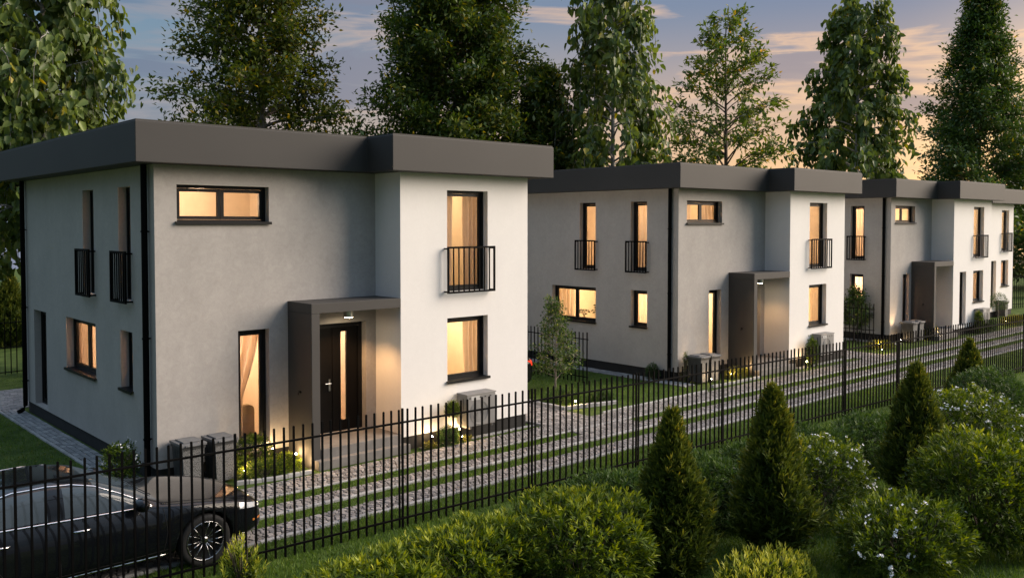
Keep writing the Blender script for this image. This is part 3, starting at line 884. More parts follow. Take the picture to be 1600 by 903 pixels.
# ------------------------------------------------------------------ grass blades
def blades(name, regions, label, hmin=.03, hmax=.075, skip=None):
    Ps = []
    for x0, x1, y0, y1, dens in regions:
        n = int((x1 - x0) * (y1 - y0) * dens)
        P = np.stack([RNG.uniform(x0, x1, n), RNG.uniform(y0, y1, n), np.zeros(n)], 1)
        Ps.append(P)
    P = np.concatenate(Ps)
    if skip is not None: P = P[~skip(P[:, 0], P[:, 1])]
    n = len(P)
    patch = .5 + .5 * np.sin(P[:, 0] * 2.3 + 1.7 * np.sin(P[:, 1] * 1.9)) * np.cos(P[:, 1] * 2.9 + np.sin(P[:, 0] * 1.1))
    h = RNG.uniform(hmin, hmax, n) * (.7 + .6 * patch); w = RNG.uniform(.005, .010, n)
    a = RNG.uniform(0, 2 * np.pi, n); lean = RNG.uniform(.1, .8, n) * h
    b = RNG.uniform(0, 2 * np.pi, n)
    dx, dy = np.cos(a) * w, np.sin(a) * w
    V = np.empty((n, 3, 3))
    V[:, 0] = P - np.stack([dx, dy, np.zeros(n)], 1); V[:, 1] = P + np.stack([dx, dy, np.zeros(n)], 1)
    V[:, 2] = P + np.stack([np.cos(b) * lean, np.sin(b) * lean, h], 1)
    F = np.arange(n * 3).reshape(n, 3)
    rnd = np.clip(.25 + .35 * patch + RNG.normal(0, .17, n), 0, 1)
    o = np_mesh(name, V.reshape(-1, 3), F, M['grass'], rnd=rnd)
    return tag(o, label, 'grass', kind='stuff')
fl = lambda x: 11.19 - .04954 * (x - 6.086)
blades('grass', [(2.0, 9, 7.0, 11.93, 1500), (9, 16, 4.0, 11.93, 1100), (16, 26, 4.0, 11.93, 500), (26, 44, 6.5, 11.93, 200)], 'rough grass on both sides of the long picket fence')
blades('grass', [(2.0, 14, 12.56, 12.92, 1500), (2, 14.2, 13.49, 13.83, 1500), (14, 30, 12.56, 12.92, 800), (16.3, 30, 13.49, 13.83, 800), (30, 50, 12.56, 12.92, 300), (30, 50, 13.49, 13.83, 300), (10.9, 14.1, 14.64, 14.77, 1500)],
       'narrow grass strips between the cobbled wheel strips', .02, .05)
blades('grass', [(15.95, 20.6, 14.76, 24.5, 700), (14.0, 14.2, 14.7, 17, 900), (31.2, 33.9, 14.76, 24.5, 300)], 'mown lawn on the plots between the houses', .02, .045,
       skip=lambda x, y: (x < 17.5) & (y < 15.62 - .22 * (x - 15.85)))
blades('grass', [(-3, 5.3, 14.7, 24, 500), (-3, 5.3, 24, 30, 250), (5.3, 14, 28, 32, 150)], 'dark lawn to the side of the first house', .02, .05)
# ------------------------------------------------------------------ plants
def unit(a): return a / np.maximum(np.linalg.norm(a, axis=-1, keepdims=True), 1e-9)


def leaf_geo(P, A, L, W, simple_=False, fold=.25, up=None, rng=RNG):
    """leaf blades: base P, axis A, length L, width W"""
    n = len(P)
    A = unit(A)
    ref = rng.normal(0, 1, (n, 3)) * .7
    if up is not None: ref = ref + up
    else: ref[:, 2] += 1.0
    B = unit(np.cross(A, ref)); C = np.cross(B, A)
    L = L[:, None]; W = W[:, None]
    if simple_:
        V = np.empty((n, 4, 3))
        V[:, 0] = P; V[:, 1] = P + A * L * .45 + B * W * .5 + C * W * fold; V[:, 2] = P + A * L - C * L * .08; V[:, 3] = P + A * L * .45 - B * W * .5 + C * W * fold
        F = np.arange(n * 4).reshape(n, 4); k = 1
    else:
        V = np.empty((n, 6, 3))
        V[:, 0] = P
        V[:, 1] = P + A * L * .26 + B * W * .5 + C * W * fold; V[:, 2] = P + A * L * .66 + B * W * .38 + C * W * fold * .6
        V[:, 3] = P + A * L - C * L * .12
        V[:, 4] = P + A * L * .66 - B * W * .38 + C * W * fold * .6; V[:, 5] = P + A * L * .26 - B * W * .5 + C * W * fold
        i = np.arange(n)[:, None] * 6
        F = np.concatenate([i + np.array([[0, 1, 2, 3]]), i + np.array([[0, 3, 4, 5]])], 1).reshape(-1, 4); k = 2
    return V.reshape(-1, 3), F, k


def crown_mesh(name, parts, mat, parent):
    Vs, Fs, Rs, off = [], [], [], 0
    for V, F, k, r in parts:
        Vs.append(V); Fs.append(F + off); Rs.append(np.repeat(r, k)); off += len(V)
    return np_mesh(name, np.concatenate(Vs), np.concatenate(Fs), mat, parent, np.concatenate(Rs))


def lump(az, t, seed, amp):
    return 1 + amp * (np.sin(az * 2 + seed + 5 * t) * .5 + np.sin(az * 3 - seed * 1.7 + 9 * t) * .35 + np.sin(az * 5 + seed * .6 - 13 * t) * .25)


def make_tree(label, x, y, height, rt, prof, mat, bark, z0, seed, nl=46, rise=.55, twigs=7, per=16, lsize=.2, lw=.5, spread=.32, weep=False, tw_len=.34, group='trees behind the houses', lean=0., droop=.0, vis=(0, 1), inner=.25, big=False, name='tree', cat='tree', twist=0.0, limb_r=.3):
    """prof(t) gives the crown radius for t = 0 at the lowest limb to 1 at the top"""
    rng = np.random.default_rng(seed); rs = random.Random(seed)
    root = thing(name, label, cat, (x, y, 0), 0, group)
    tm = MB()
    pts, rad = [], []
    for k in range(13):
        t = k / 12
        pts.append((lean * t + .12 * rt * 6 * math.sin(t * 5 + seed) * t * .4, .1 * math.cos(t * 4 + seed) * t, height * t)); rad.append(rt * (1 - .93 * t ** .85) * (1.25 if k == 0 else 1))
    tm.tube(pts, rad, 10)
    def trunk_at(z):
        t = min(max(z / height, 0), 1) * 12; k = min(int(t), 11); f = t - k
        return Vector(pts[k]).lerp(Vector(pts[k + 1]), f), rad[k] * (1 - f) + rad[k + 1] * f
    LP, LA, LS, LR = [], [], [], []
    for i in range(nl):
        t = (i + rs.random()) / nl
        t = t ** .9
        zc = z0 + (height - z0) * t
        az = i * 2.39996 + rs.uniform(-.4, .4) + twist
        ln = prof(t) * rs.uniform(.72, 1.12) * float(lump(az, t, seed, .22))
        if ln < .15: ln = .15
        r_ = rise * rs.uniform(.6, 1.3)
        zs = max(.3, zc - ln * r_ * .75)
        base, br = trunk_at(zs)
        lp = []; m = 7
        for k in range(m + 1):
            s = k / m
            hz = ln * s
            dz = ln * r_ * (s - (.35 + droop) * s * s) if not weep else ln * r_ * (1.6 * s - 1.25 * s * s)
            w = .10 * ln * math.sin(s * 4 + i) * s
            lp.append((base.x + math.cos(az) * hz - math.sin(az) * w, base.y + math.sin(az) * hz + math.cos(az) * w, base.z + dz))
        lr = min(br * .7, max(.012, rt * limb_r * (1 - .6 * t)))
        tm.tube(lp, [lr * (1 - .85 * k / m) for k in range(m + 1)], 5, cap=False)
        lpn = np.array(lp)
        def along(s):
            q = s * m; k = min(int(q), m - 1); f = q - k
            return lpn[k] * (1 - f) + lpn[k + 1] * f
        nt_ = max(2, int(twigs * (.4 + .6 * ln / max(prof(.3), .1))))
        for j in range(nt_):
            s = inner + (1 - inner) * (j + rs.random()) / nt_ if j < nt_ - 1 else 1.0
            b0 = along(min(s, 1))
            d = np.array([math.cos(az), math.sin(az), .25]) + rng.normal(0, .62, 3)
            d /= np.linalg.norm(d)
            tl = tw_len * (prof(.3)) * rs.uniform(.4, 1.0) * (1.1 - .5 * s)
            if weep:
                tl = rs.uniform(.5, 1.0) * tw_len * 4 * (1 - .35 * t)
                d = np.array([math.cos(az) * .35, math.sin(az) * .35, 0]) + rng.normal(0, .25, 3)
                q = np.linspace(0, 1, 6)[:, None]
                tp = b0 + d * tl * .55 * (1 - (1 - q) ** 2) + np.array([0, 0, -1.]) * tl * (q ** 1.6)
            else:
                q = np.linspace(0, 1, 4)[:, None]
                tp = b0 + d * tl * q + np.array([0, 0, -.18]) * tl * q ** 2
            tm.tube(tp, [.010 + .006 * (1 - f) for f in np.linspace(0, 1, len(tp))], 3, cap=False)
            n = max(3, int(per * rs.uniform(.6, 1.25)))
            s2 = rng.uniform(.1, 1.05, n)
            idx = np.clip(s2, 0, .999) * (len(tp) - 1); k0 = idx.astype(int); f = (idx - k0)[:, None]
            c = tp[k0] * (1 - f) + tp[np.minimum(k0 + 1, len(tp) - 1)] * f
            sp = spread * (.6 if weep else 1)
            c = c + rng.normal(0, sp * .5, (n, 3)) * np.array([1, 1, .8])
            if weep:
                ax = rng.normal(0, .45, (n, 3)) + np.array([math.cos(az) * .3, math.sin(az) * .3, -1.0])
            else:
                ax = d * .8 + rng.normal(0, .75, (n, 3)) + np.array([0, 0, .05])
            LP.append(c); LA.append(ax); LS.append(rng.uniform(.7, 1.25, n) * lsize)
            LR.append(np.clip(rng.normal(.45, .22, n) + rs.uniform(-.16, .16), 0, 1))
    LP = np.concatenate(LP); LA = np.concatenate(LA); LS = np.concatenate(LS); LR = np.concatenate(LR)
    up = None
    if weep: up = unit(LP * np.array([1, 1, 0.])) * 1.2
    V, F, k = leaf_geo(LP, LA, LS, LS * lw, not big, .22, up, rng)
    tm.build('trunk', M[bark], root, smooth=True)
    crown_mesh('crown', [(V, F, k, LR)], M[mat], root)
    return root


def bush(name, label, cat, x, y, rx, ry, h, mat, seed, shoots=1000, per=7, ll=.085, lw=.24, group=None, z_lo=.0, power=2.6, flowers=0, tipgrow=.3, lumpy=.1, sl=.11, bark='bark', stems=5, rz=0.0, flower_size=.04, up_bias=.35, fill=.3):
    """leafy shrub: short shoots with leaves round them, dense near an uneven outer surface"""
    rng = np.random.default_rng(seed)
    root = thing(name, label, cat, (x, y, 0), rz, group)
    n = int(shoots * 1.25)
    # directions over the dome and the flanks
    az = rng.uniform(0, 2 * np.pi, n); u = rng.uniform(-.55, 1, n)
    ce = np.sqrt(1 - np.clip(u, -1, 1) ** 2)
    d = np.stack([np.cos(az) * ce, np.sin(az) * ce, u], 1)
    # superellipsoid radius
    e = power
    s = (np.abs(d[:, 0]) ** e + np.abs(d[:, 1]) ** e + np.abs(d[:, 2]) ** e) ** (-1 / e)
    lm = lump(az, u * .25, seed, lumpy) * (1 + lumpy * .6 * np.sin(az * 7 + u * 6 + seed))
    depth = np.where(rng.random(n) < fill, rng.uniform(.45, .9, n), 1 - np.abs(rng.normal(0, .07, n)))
    hz = h * .6; zc = h - hz
    tip = d * s[:, None] * lm[:, None] * depth[:, None] * np.array([rx, ry, hz]) + np.array([0, 0, zc])
    tip[:, 2] = np.maximum(tip[:, 2], .04 + z_lo)
    ax = unit(d * np.array([1 / rx, 1 / ry, 1 / hz]) * min(rx, ry, hz) + np.array([0, 0, up_bias]) + rng.normal(0, .32, (n, 3)))
    L0 = sl * rng.uniform(.6, 1.5, n)
    P, A, S, Rr = [], [], [], []
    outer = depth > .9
    lit = np.clip(.16 + tipgrow * (depth - .8) * 2.6 + .3 * tipgrow * np.clip(d[:, 2], -.5, 1) + rng.normal(0, .1, n), 0, 1)  # lit tops and shaded interior put into leaf colour, besides fresh growth
    for j in range(per):
        q = (j + .6) / per
        pos = tip - ax * L0[:, None] * (1 - q)
        an = j * 2.39996 + rng.uniform(0, 6.28, n)
        ref = unit(np.cross(ax, rng.normal(0, 1, (n, 3)))); r2 = np.cross(ax, ref)
        out = ref * np.cos(an)[:, None] + r2 * np.sin(an)[:, None]
        P.append(pos); A.append(ax * (.45 + .9 * q) + out * (1.15 - .75 * q)); S.append(ll * rng.uniform(.7, 1.2, n) * (1.05 - .3 * q))
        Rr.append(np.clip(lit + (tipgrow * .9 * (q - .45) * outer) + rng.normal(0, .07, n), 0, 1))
    P = np.concatenate(P); A = np.concatenate(A); S = np.concatenate(S); Rr = np.concatenate(Rr)
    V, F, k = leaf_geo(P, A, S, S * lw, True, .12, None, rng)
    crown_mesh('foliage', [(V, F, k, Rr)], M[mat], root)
    sm = MB(); rs = random.Random(seed)
    for i in range(stems):
        a = rs.uniform(0, 6.28); r = rs.uniform(0, .25)
        p0 = (math.cos(a) * r * rx * .4, math.sin(a) * r * ry * .4, 0)
        for b in range(3):
            a2 = rs.uniform(0, 6.28)
            p1 = (p0[0] + math.cos(a2) * rx * .35, p0[1] + math.sin(a2) * ry * .35, h * .45); p2 = (p0[0] + math.cos(a2) * rx * .62, p0[1] + math.sin(a2) * ry * .62, h * rs.uniform(.65, .8))
            sm.tube([p0, p1, p2], [.016, .010, .005], 5, cap=False)
    sm.build('stem', M[bark], root, smooth=True)
    if flowers:
        ok = np.where((depth > .93) & (d[:, 2] > -.15))[0]
        pick = rng.choice(ok, min(flowers, len(ok)), replace=False)
        for i in pick:
            fp, fa, fs = [], [], []
            for c in range(rng.integers(2, 6)):
                c0 = tip[i] + ax[i] * .02 + rng.normal(0, flower_size * .7, 3)
                ref = unit(np.cross(ax[i], rng.normal(0, 1, 3))); r2 = np.cross(ax[i], ref)
                for k5 in range(5):
                    an = k5 * 1.2566
                    fp.append(c0); fa.append(ref * math.cos(an) + r2 * math.sin(an) + ax[i] * .45); fs.append(flower_size * rng.uniform(.45, .85))
            fp, fa, fs = np.array(fp), np.array(fa), np.array(fs)
            V, F, k = leaf_geo(fp, fa, fs, fs * .8, True, .1, None, rng)
            np_mesh('flower', V, F, M['petal'], root)
    return root


def thuja(label, x, y, r, h, seed, n=3000, z_lo=.12, ll=.135, tr=.03, group='cone shaped conifers in the front garden', mat='leaf_thuja', name='conifer'):
    """narrow cone of upswept sprays round a thin trunk"""
    rng = np.random.default_rng(seed)
    root = thing(name, label, 'conifer', (x, y, 0), rng.uniform(0, 6), group)
    t = rng.beta(1.0, 1.35, n)
    az = rng.uniform(0, 2 * np.pi, n)
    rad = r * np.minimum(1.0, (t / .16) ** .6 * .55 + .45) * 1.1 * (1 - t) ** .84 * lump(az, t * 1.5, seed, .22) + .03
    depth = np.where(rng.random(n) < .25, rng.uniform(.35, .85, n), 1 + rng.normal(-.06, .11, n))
    rad = rad * depth
    z = z_lo + (h - z_lo) * t
    tip = np.stack([np.cos(az) * rad, np.sin(az) * rad, z + rng.normal(0, .03, n)], 1)
    ax = unit(np.stack([np.cos(az) * .75, np.sin(az) * .75, .95 + .9 * t], 1) + rng.normal(0, .34, (n, 3)))
    L0 = (.21 - .06 * t) * rng.uniform(.6, 1.35, n)
    P, A, S, Rr = [], [], [], []
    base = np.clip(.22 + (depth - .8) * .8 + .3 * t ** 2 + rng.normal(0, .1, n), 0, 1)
    per = 9
    for j in range(per):
        q = (j + .5) / per
        pos = tip - ax * L0[:, None] * (1 - q)
        side = unit(np.cross(ax, rng.normal(0, .6, (n, 3)) + np.array([0, 0, 1.]))) * (1 if j % 2 else -1)
        P.append(pos); A.append(ax * (.7 + .8 * q) + side * (1.0 - .7 * q) + rng.normal(0, .2, (n, 3))); S.append(ll * rng.uniform(.6, 1.2, n) * (1.05 - .3 * q))
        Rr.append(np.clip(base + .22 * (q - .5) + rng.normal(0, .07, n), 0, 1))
    P = np.concatenate(P); A = np.concatenate(A); S = np.concatenate(S); Rr = np.concatenate(Rr)
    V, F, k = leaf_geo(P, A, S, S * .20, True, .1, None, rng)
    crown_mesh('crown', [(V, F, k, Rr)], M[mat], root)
    sm = MB(); sm.tube([(0, 0, 0), (.01, 0, h * .5), (0, 0, h * .98)], [tr, tr * .6, .004], 7)
    rs = random.Random(seed)
    for i in range(40):
        tt = rs.uniform(.08, .85); a = rs.uniform(0, 6.28); rr = r * (1 - tt) * .8
        sm.tube([(0, 0, h * tt), (math.cos(a) * rr * .6, math.sin(a) * rr * .6, h * tt + rr * .35), (math.cos(a) * rr, math.sin(a) * rr, h * tt + rr * .85)], [.008, .005, .003], 4, cap=False)
    sm.build('trunk', M['bark'], root, smooth=True)
    return root


# tall trees behind the houses: picture column, distance
def T(px, depth): return at_depth(px, depth)
x, y = T(74, 27.5)
make_tree('weeping pale barked birch with large drooping leaves at the side of the nearest house', x, y, 15.0, .21, lambda t: 3.1 * (1 - .55 * t) * min(1, .75 + t), 'leaf_birch', 'bark_pale', 4.6, 21, nl=68, rise=.5, twigs=9, per=30, lsize=.30, lw=.62, spread=.55, weep=True, tw_len=.5, big=True)
x, y = T(411, 40)
make_tree('broad airy tree with tan trunk behind the roof of the nearest house', x, y, 17.5, .36, lambda t: 4.55 * (.72 + .6 * t * (1 - t) - .5 * t * t), 'leaf_oak', 'bark_tan', 5.6, 32, nl=80, rise=.62, twigs=13, per=46, lsize=.25, lw=.48, spread=.62, tw_len=.27)
x, y = T(712, 42)
make_tree('dense dark broadleaf tree behind the porch side of the nearest house', x, y, 18.0, .36, lambda t: 4.85 * (1 - .62 * t ** 1.2), 'leaf_dark', 'bark', 4.6, 43, nl=115, rise=.5, twigs=14, per=60, lsize=.26, lw=.46, spread=.65, tw_len=.25)
x, y = T(850, 43)
make_tree('small dark cone shaped tree beside the dense dark broadleaf tree', x, y, 12.2, .2, lambda t: 2.7 * (1 - t) ** .8 + .15, 'leaf_dark', 'bark', 3.0, 47, nl=80, rise=.6, twigs=11, per=42, lsize=.25, lw=.42, spread=.42, tw_len=.3)
x, y = T(958, 42)
make_tree('tall weeping birch with a white trunk between two dark crowns', x, y, 16.4, .2, lambda t: 3.0 * (1 - .5 * t) * min(1, .85 + t), 'leaf_birch', 'bark_pale', 6.0, 54, nl=60, rise=.55, twigs=8, per=17, lsize=.37, lw=.62, spread=.55, weep=True, tw_len=.5, big=True, inner=.42)
x, y = T(1133, 48)
make_tree('open slender tree with feathery see through crown behind the second house', x, y, 15.9, .20, lambda t: 3.5 * (.95 - .2 * t - .62 * t ** 4), 'leaf_elm', 'bark', 5.4, 65, nl=58, rise=.8, twigs=9, per=20, lsize=.33, lw=.40, spread=.36, tw_len=.34, inner=.35, limb_r=.34)
x, y = T(1336, 57)
make_tree('weeping pale trunked birch in front of the pink clouds', x, y, 19.2, .25, lambda t: 4.4 * (1 - .70 * t) * min(1, .9 + t), 'leaf_birch', 'bark_pale', 6.6, 76, nl=60, rise=.5, twigs=9, per=20, lsize=.45, lw=.62, spread=.65, weep=True, tw_len=.5, big=True, inner=.42)
x, y = T(1527, 63)
make_tree('tall dark pointed conifer standing before the sunset glow', x, y, 20.6, .3, lambda t: 5.9 * (1 - t) ** .92 + .12, 'leaf_conifer', 'bark', 4.2, 87, nl=125, rise=.3, twigs=12, per=46, lsize=.31, lw=.44, spread=.62, tw_len=.26, droop=.1)
x, y = T(1622, 66)
make_tree('dark bushy tree beyond the last house beside the tall pointed conifer', x, y, 12.6, .25, lambda t: 4.1 * (1 - .7 * t ** 1.4), 'leaf_conifer', 'bark', 1.0, 98, nl=80, rise=.5, twigs=11, per=34, lsize=.32, lw=.42, spread=.46, tw_len=.28)

# conifer hedge bush behind the back fence
x, y = T(14, 34)
thuja('green conifer bush with brown tips behind the fence of the back lawn', x, y, .85, 2.75, 5, n=2200, ll=.2, group=None)

# young trees on the plots
make_tree('young bushy tree with a thin stem on the small lawn between the first two houses', 17.55, 17.6, 2.55, .035, lambda t: .84 * (1 - t) ** .95 + .05, 'leaf_hedge_dark', 'bark_tan', .6, 121, nl=46, rise=.55, twigs=8, per=13, lsize=.085, lw=.5, spread=.13, tw_len=.3, group='young trees on the small lawns', inner=.2)
x, y = T(1336, 35.6)
make_tree('young bushy tree with a thin stem by the side wall of the third house', x, y, 2.15, .035, lambda t: .62 * (1 - t) ** .6 + .06, 'leaf_hedge_dark', 'bark', .7, 132, nl=44, rise=.5, twigs=8, per=14, lsize=.09, lw=.5, spread=.16, tw_len=.3, group='young trees on the small lawns', inner=.2)

# front garden
thuja('cone shaped conifer with dense foliage to the ground, beside the light green hedge', 9.55, 7.37, .56, 2.16, 201, n=3200)
thuja('cone shaped conifer on a short bare trunk between dark hedge and flowering bush', 10.96, 6.72, .56, 2.40, 202, n=3200, z_lo=.30)
thuja('cone shaped conifer between the two white flowering bushes', 15.1, 6.55, .56, 2.30, 203, n=2700, z_lo=.28)
x, y = T(1517, 22.5)
thuja('small dark cone shaped conifer close to the long picket fence', x, y, .52, 1.75, 204, n=1900)
HG = 'light green hedge bushes along the picket fence'
bush('hedge_bush', 'light green hedge bush with yellow shoots nearest the black car', 'hedge', 5.35, 8.15, .95, .62, 1.0, 'leaf_hedge', 301, 1200, 8, .112, .24, HG, power=3.2, tipgrow=.42)
bush('hedge_bush', 'low light green hedge bush between two others along the grass verge', 'hedge', 6.75, 8.2, .95, .68, 1.04, 'leaf_hedge', 302, 1280, 8, .112, .24, HG, power=3.2, tipgrow=.42)
bush('hedge_bush', 'full light green hedge bush next to the first cone shaped conifer', 'hedge', 8.15, 7.75, .92, .85, 1.22, 'leaf_hedge', 303, 1520, 8, .112, .24, HG, power=3.0, tipgrow=.42)
DG = 'dark green hedge bushes behind the conifers'
bush('hedge_bush', 'dark green hedge bush behind the cone shaped conifer beside the light hedge', 'hedge', 9.75, 8.6, .85, .6, .98, 'leaf_hedge_dark', 311, 1040, 7, .112, .24, DG, power=3.2, tipgrow=.25)
bush('hedge_bush', 'dark green hedge bush filling the gap between the two large conifers', 'hedge', 11.45, 8.2, .8, .7, 1.0, 'leaf_hedge_dark', 312, 1200, 7, .112, .24, DG, power=3.0, tipgrow=.25)
bush('hedge_bush', 'dark green hedge bush behind the white flowering bush by the verge', 'hedge', 16.4, 8.0, .95, .65, 1.0, 'leaf_hedge_dark', 313, 1040, 7, .112, .24, DG, power=3.0, tipgrow=.25)
bush('hedge_bush', 'dark rounded hedge bush by the far end of the verge', 'hedge', 22.3, 8.0, 1.0, .8, 1.25, 'leaf_hedge_dark', 314, 1040, 7, .112, .24, DG, power=2.6, tipgrow=.25)
bush('hedge_bush', 'dark green hedge bush by the fence left of the conifer with the bare trunk', 'hedge', 10.6, 8.55, .7, .55, .92, 'leaf_hedge_dark', 315, 900, 7, .112, .24, DG, power=3.0, tipgrow=.25)
bush('hedge_bush', 'dark green hedge bush between the white flowering bush and the fence', 'hedge', 13.0, 8.3, .85, .6, .98, 'leaf_hedge_dark', 316, 1000, 7, .112, .24, DG, power=3.0, tipgrow=.25)
bush('hedge_bush', 'dark green hedge bush behind the conifer between the two flowering bushes', 'hedge', 14.75, 8.15, .9, .62, 1.0, 'leaf_hedge_dark', 317, 1000, 7, .112, .24, DG, power=3.0, tipgrow=.25)
FG = 'white flowering bushes'
bush('flowering_bush', 'round white flowering bush right of the conifer with the bare trunk', 'bush', 12.95, 7.15, .86, .86, 1.28, 'leaf_hedge', 321, 1350, 7, .088, .28, FG, power=2.5, flowers=70, tipgrow=.28, flower_size=.036)
bush('flowering_bush', 'large white flowering bush behind the conifer near the fence', 'bush', 18.2, 6.9, 1.0, 1.0, 1.42, 'leaf_hedge', 322, 1350, 7, .10, .28, FG, power=2.4, flowers=90, tipgrow=.3, flower_size=.042)
bush('flowering_bush', 'wide flowering bush with few white blossoms and loose shoots, nearest the low yellow green bush', 'bush', 11.75, 5.25, .95, .8, 1.02, 'leaf_hedge', 323, 1250, 7, .10, .30, FG, power=2.2, flowers=24, tipgrow=.3, flower_size=.04, lumpy=.15, sl=.16)
bush('garden_bush', 'big round green bush without flowers at the garden edge', 'bush', 13.6, 4.95, 1.0, .9, 1.58, 'leaf_hedge', 331, 1900, 7, .115, .27, None, power=2.5, tipgrow=.34)
bush('garden_bush', 'low bush with upright yellow green shoots in front of the bare trunk', 'bush', 9.95, 6.2, .72, .5, .46, 'leaf_hedge', 341, 420, 11, .10, .24, None, power=2.4, tipgrow=.75, sl=.26, up_bias=1.4)
bush('garden_bush', 'sprig like young bush with yellow green shoots beside the front wheel of the car', 'bush', 4.86, 10.35, .30, .24, .82, 'leaf_hedge', 342, 90, 16, .10, .22, None, power=1.6, tipgrow=.75, sl=.34, up_bias=1.8)

# planting against the houses
bush('flowering_bush', 'small bush with white flowers by the corner of the nearest house', 'bush', 5.42, 16.35, .34, .34, .78, 'leaf_hedge', 351, 420, 7, .06, .34, None, flowers=16, tipgrow=.3, flower_size=.035)
PG = 'low clipped shrubs in the porch beds'
bush('ground_shrub', 'leafy shrub under the tall window of the nearest house', 'shrub', 7.55, 15.52, .34, .24, .72, 'leaf_hedge', 361, 420, 7, .06, .32, PG, tipgrow=.3)
bush('ground_shrub', 'low spreading yellow green shrub between the grey bins and the porch', 'shrub', 7.55, 15.12, .48, .22, .34, 'leaf_hedge', 362, 520, 7, .045, .3, PG, tipgrow=.4)
bush('ground_shrub', 'low spreading shrub against the porch cheek of the nearest house', 'shrub', 8.1, 15.3, .28, .28, .34, 'leaf_hedge', 363, 380, 7, .045, .3, PG, tipgrow=.4)
bush('ground_shrub', 'rounded shrub below the clipped ball by the steps', 'shrub', 11.52, 14.72, .26, .2, .42, 'leaf_hedge_dark', 364, 420, 7, .045, .3, PG, tipgrow=.4)
bush('ground_shrub', 'yellow ground cover under the heat pump of the nearest house', 'shrub', 11.95, 14.76, .22, .12, .14, 'leaf_yellow', 365, 150, 6, .04, .4, PG)
bush('ground_shrub', 'yellow ground cover at the end of the steps', 'shrub', 11.05, 14.75, .16, .12, .16, 'leaf_yellow', 366, 120, 6, .04, .4, PG)
bush('ground_shrub', 'dark low shrub round the foot of the young tree on the small lawn', 'shrub', 16.5, 16.3, .52, .34, .40, 'leaf_hedge_dark', 367, 520, 7, .055, .3, PG, tipgrow=.35)
bush('ground_shrub', 'dark low shrub on the small lawn behind the lit garden lamp', 'shrub', 17.35, 15.75, .42, .26, .3, 'leaf_hedge_dark', 368, 380, 7, .055, .3, PG, tipgrow=.3)
bush('ground_shrub', 'yellow green low shrub beside the porch of the second house', 'shrub', 23.15, 15.45, .55, .26, .34, 'leaf_yellow', 369, 480, 6, .05, .34, PG)
bush('ground_shrub', 'small round shrub by the corner pipe of the second house', 'shrub', 20.95, 16.9, .22, .22, .5, 'leaf_hedge_dark', 370, 220, 7, .05, .34, PG)
bush('ground_shrub', 'upright leafy shrub beside the heat pump of the second house', 'shrub', 26.75, 15.0, .24, .2, .95, 'leaf_hedge', 371, 320, 7, .065, .4, PG, tipgrow=.25)
bush('ground_shrub', 'thin upright grassy shrub inside the porch of the second house', 'shrub', 24.35, 15.75, .14, .14, .75, 'leaf_hedge', 372, 140, 8, .08, .16, PG, sl=.25, up_bias=1.6)
bush('ground_shrub', 'slender twin shrub beside the bins of the second house', 'shrub', 21.28, 15.95, .09, .09, .95, 'leaf_hedge', 373, 120, 7, .045, .34, PG, up_bias=.9)
bush('ground_shrub', 'yellow green low shrub on the lawn in front of the third house', 'shrub', 32.6, 15.5, .6, .4, .32, 'leaf_yellow', 374, 420, 6, .06, .34, PG)
bush('ground_shrub', 'yellow green shrub beside the bins of the third house', 'shrub', 36.75, 15.4, .5, .26, .6, 'leaf_yellow', 375, 320, 6, .06, .34, PG)
bush('ground_shrub', 'dark low shrub along the plinth of the third house bay', 'shrub', 41.2, 14.85, .9, .2, .55, 'leaf_hedge_dark', 376, 420, 7, .07, .34, PG)
bush('ground_shrub', 'leafy shrub beside the heat pump of the third house', 'shrub', 40.25, 14.85, .22, .2, .95, 'leaf_hedge', 377, 240, 7, .07, .4, PG)
bush('ground_shrub', 'yellow green low shrubs before the last house', 'shrub', 45.4, 15.2, 1.2, .4, .4, 'leaf_yellow', 378, 420, 6, .08, .34, PG)
bush('garden_bush', 'round yellow green lawn bush beyond the last house', 'bush', 63, 19.5, .9, .9, 2.3, 'leaf_yellow', 379, 500, 6, .16, .4, None)
def standard(label, x, y, hs, r, seed, mat='leaf_hedge'):
    t_ = bush('topiary_tree', label, 'topiary', x, y, r, r, 2 * r, mat, seed, 420, 7, .045, .32, 'small standard trees by the houses', power=2.0, tipgrow=.35, lumpy=.05)
    for c in t_.children:
        if c.name.startswith('foliage'): c.location.z = hs
        else: bpy.data.objects.remove(c)
    mb = MB(); mb.tube([(0, 0, 0), (.008, .004, hs * .5), (0, 0, hs + r)], [.014, .012, .008], 7); mb.build('trunk', M['bark_tan'], t_, smooth=True)
standard('clipped ball on a thin stem in front of the nearest house bay', 11.62, 14.70, .58, .185, 391)
standard('clipped ball on a thin stem near the corner of the third house', 43.4, 15.2, .75, .42, 392, 'leaf_hedge_dark')
# ------------------------------------------------------------------ bins, heat pumps, garden lamps
m, nt, p = new_mat('bin_plastic_dimpled')
tc = N(nt, 'ShaderNodeTexCoord'); vo = N(nt, 'ShaderNodeTexVoronoi'); vo.inputs['Scale'].default_value = 42
nt.links.new(tc.outputs['Object'], vo.inputs['Vector'])
cr = N(nt, 'ShaderNodeValToRGB'); cr.color_ramp.elements[0].color = (.012, .012, .012, 1); cr.color_ramp.elements[0].position = .15; cr.color_ramp.elements[1].color = (.125, .127, .13, 1); cr.color_ramp.elements[1].position = .5
nt.links.new(vo.outputs['Distance'], cr.inputs['Fac']); nt.links.new(cr.outputs['Color'], p.inputs['Base Color'])
b = N(nt, 'ShaderNodeBump'); b.inputs['Strength'].default_value = .6; b.inputs['Distance'].default_value = .012; nt.links.new(vo.outputs['Distance'], b.inputs['Height']); nt.links.new(b.outputs['Normal'], p.inputs['Normal'])
p.inputs['Roughness'].default_value = .55
M['bin_front'] = m
